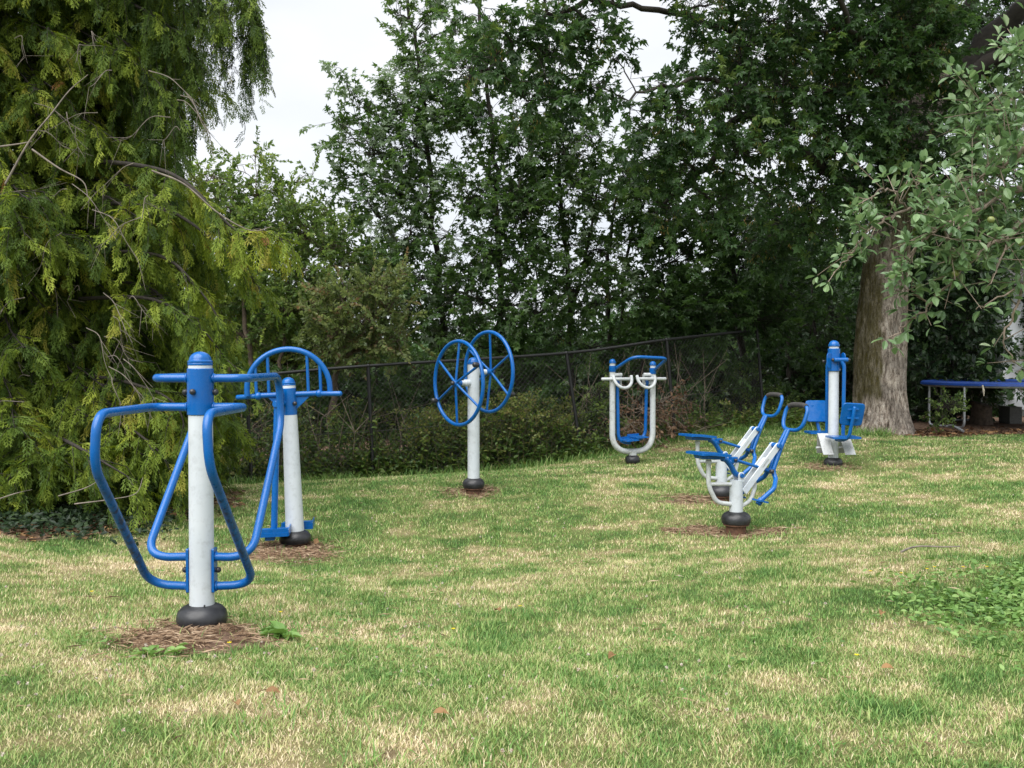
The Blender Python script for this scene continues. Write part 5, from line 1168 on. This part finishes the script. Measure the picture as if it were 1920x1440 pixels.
# bare grey twigs hanging out of the foliage
for i in range(46):
    px, py = 10 + 330 * rng.random(), 20 + 800 * rng.random(); px *= min(1, .55 + .5 * abs(math.sin(py / 160)))
    p = W(px, py, 7.95 + .7 * rng.random()); a = rng.random() * PI; L = .2 + .45 * rng.random(); d = np.array([math.cos(a) * .8, -.12, -.65 * rng.random() - .12])
    P = spline([p, p + d * L * .4 + [0, 0, .05] + .03 * rdir(1)[0], p + d * L * .75 + [0, 0, -.01], p + d * L + [0, 0, -.1 * rng.random()]], 5)
    bare.tube(P, np.linspace(.0045, .0015, len(P)), 5)
    for _ in range(4):
        k = rng.integers(4, len(P)); e = P[k] + nrm(d + .8 * rdir(1)[0] + [0, 0, -.4]) * (.08 + .22 * rng.random()); bare.sticks(P[k][None], e[None], .0022, .001, 4)
for path in ([(10, 345, 7.9), (55, 265, 7.9), (95, 215, 7.9), (130, 170, 8), (165, 140, 8)], [(0, 275, 7.9), (35, 270, 7.9), (60, 265, 7.9)], [(285, 320, 8), (345, 345, 8), (410, 400, 8), (470, 432, 8), (510, 425, 8)], [(60, 280, 7.9), (110, 315, 7.9), (155, 340, 7.9), (165, 370, 7.9)]):
    P = spline([W(*p) for p in path], 6); bare.tube(P, np.linspace(.009, .003, len(P)), 6)
for path in ([(110, 930, 7.6), (160, 915, 7.5), (190, 898, 7.5)], [(140, 945, 7.5), (210, 936, 7.4), (255, 925, 7.5), (268, 895, 7.6)], [(0, 935, 7.4), (30, 925, 7.4), (60, 918, 7.5)]):
    P = spline([W(*p) for p in path], 6); bare.tube(P, np.linspace(.006, .002, len(P)), 6)
ct = thing('cedar_tree', 'big drooping yellow-green cedar with boughs reaching down to the lawn', 'tree', cb)
for o in (cw.build('trunk', M['stem_dark'], ct), cf_.build('crown', M['cedar'], ct), bare.build('dead_sprays', M['twig_grey'], ct)): o.data.transform(Matrix.Translation(tuple(-cb)))
# ivy under the cedar
iv = Fol(); n = 4200; x = rng.normal(-3.85, .5, n); y = rng.normal(8.0, .45, n); k = (x < -2.5) & (y > 7.2); x, y = x[k], y[k]; n = len(x)
iv.add(OVAL, np.stack([x, y, G(x, y) + .01 + .08 * rng.random(n) ** 1.5], 1), rdir(n) * [1, 1, .4], np.c_[.6 * rng.normal(size=(n, 2)) + [0, -.4], np.ones(n)], .034 + .032 * rng.random(n), rng.random(n))
tag(iv.build('ivy', M['ivy']), kind='stuff')
# ------------------------------------------------------------------ light, sky and camera
EL, AZ = math.radians(58), math.radians(-150)      # sun high behind the camera, to the left (azimuth from +Y, clockwise)
w = bpy.data.worlds.new('World'); bpy.context.scene.world = w; w.use_nodes = True
nt = w.node_tree; bg = nt.nodes['Background']; out = nt.nodes['World Output']
sky = nt.nodes.new('ShaderNodeTexSky'); sky.sky_type = 'NISHITA'; sky.sun_disc = False; sky.sun_elevation = EL; sky.sun_rotation = AZ; sky.air_density = 1.0; sky.dust_density = 2.0
nt.links.new(sky.outputs[0], bg.inputs['Color']); bg.inputs['Strength'].default_value = .08
tc = nt.nodes.new('ShaderNodeTexCoord'); mp = nt.nodes.new('ShaderNodeMapping'); mp.inputs['Scale'].default_value = (1, 1, 2.2)
no = nt.nodes.new('ShaderNodeTexNoise'); no.inputs['Scale'].default_value = 2.3; no.inputs['Detail'].default_value = 6; no.inputs['Roughness'].default_value = .5
nt.links.new(tc.outputs['Generated'], mp.inputs[0]); nt.links.new(mp.outputs[0], no.inputs['Vector'])
cr = nt.nodes.new('ShaderNodeValToRGB'); cr.color_ramp.elements[0].position = .36; cr.color_ramp.elements[0].color = (.76, .80, .86, 1); cr.color_ramp.elements[1].position = .62; cr.color_ramp.elements[1].color = (.94, .95, .97, 1)
nt.links.new(no.outputs['Fac'], cr.inputs[0])
b2 = nt.nodes.new('ShaderNodeBackground'); nt.links.new(cr.outputs[0], b2.inputs['Color']); b2.inputs['Strength'].default_value = SKY_CLOUD
mx = nt.nodes.new('ShaderNodeMixShader'); mx.inputs[0].default_value = .90
nt.links.new(bg.outputs[0], mx.inputs[1]); nt.links.new(b2.outputs[0], mx.inputs[2]); nt.links.new(mx.outputs[0], out.inputs['Surface'])
L = bpy.data.lights.new('sun', 'SUN'); L.energy = SUN; L.angle = math.radians(70); L.color = (1, .98, .955)
so = bpy.data.objects.new('sun', L); C.objects.link(so)
sd = Vector((math.sin(AZ) * math.cos(EL), math.cos(AZ) * math.cos(EL), math.sin(EL)))
so.rotation_euler = sd.to_track_quat('Z', 'Y').to_euler(); so.location = sd * 30
cam = bpy.data.cameras.new('camera'); cam.sensor_width = 36; cam.lens = 36 * F / 1920; cam.clip_end = 1500; cam.clip_start = .05
co = bpy.data.objects.new('camera', cam); C.objects.link(co); co.location = (0, 0, H); co.rotation_euler = (PI / 2 - PITCH, 0, 0)
sc = bpy.context.scene; sc.camera = co
sc.view_settings.view_transform = 'Standard'; sc.view_settings.look = 'None'; sc.view_settings.gamma = 1; sc.view_settings.exposure = EXPO
sc.cycles.max_bounces = 6; sc.cycles.diffuse_bounces = 3; sc.cycles.glossy_bounces = 3; sc.cycles.transmission_bounces = 3; sc.cycles.transparent_max_bounces = 4
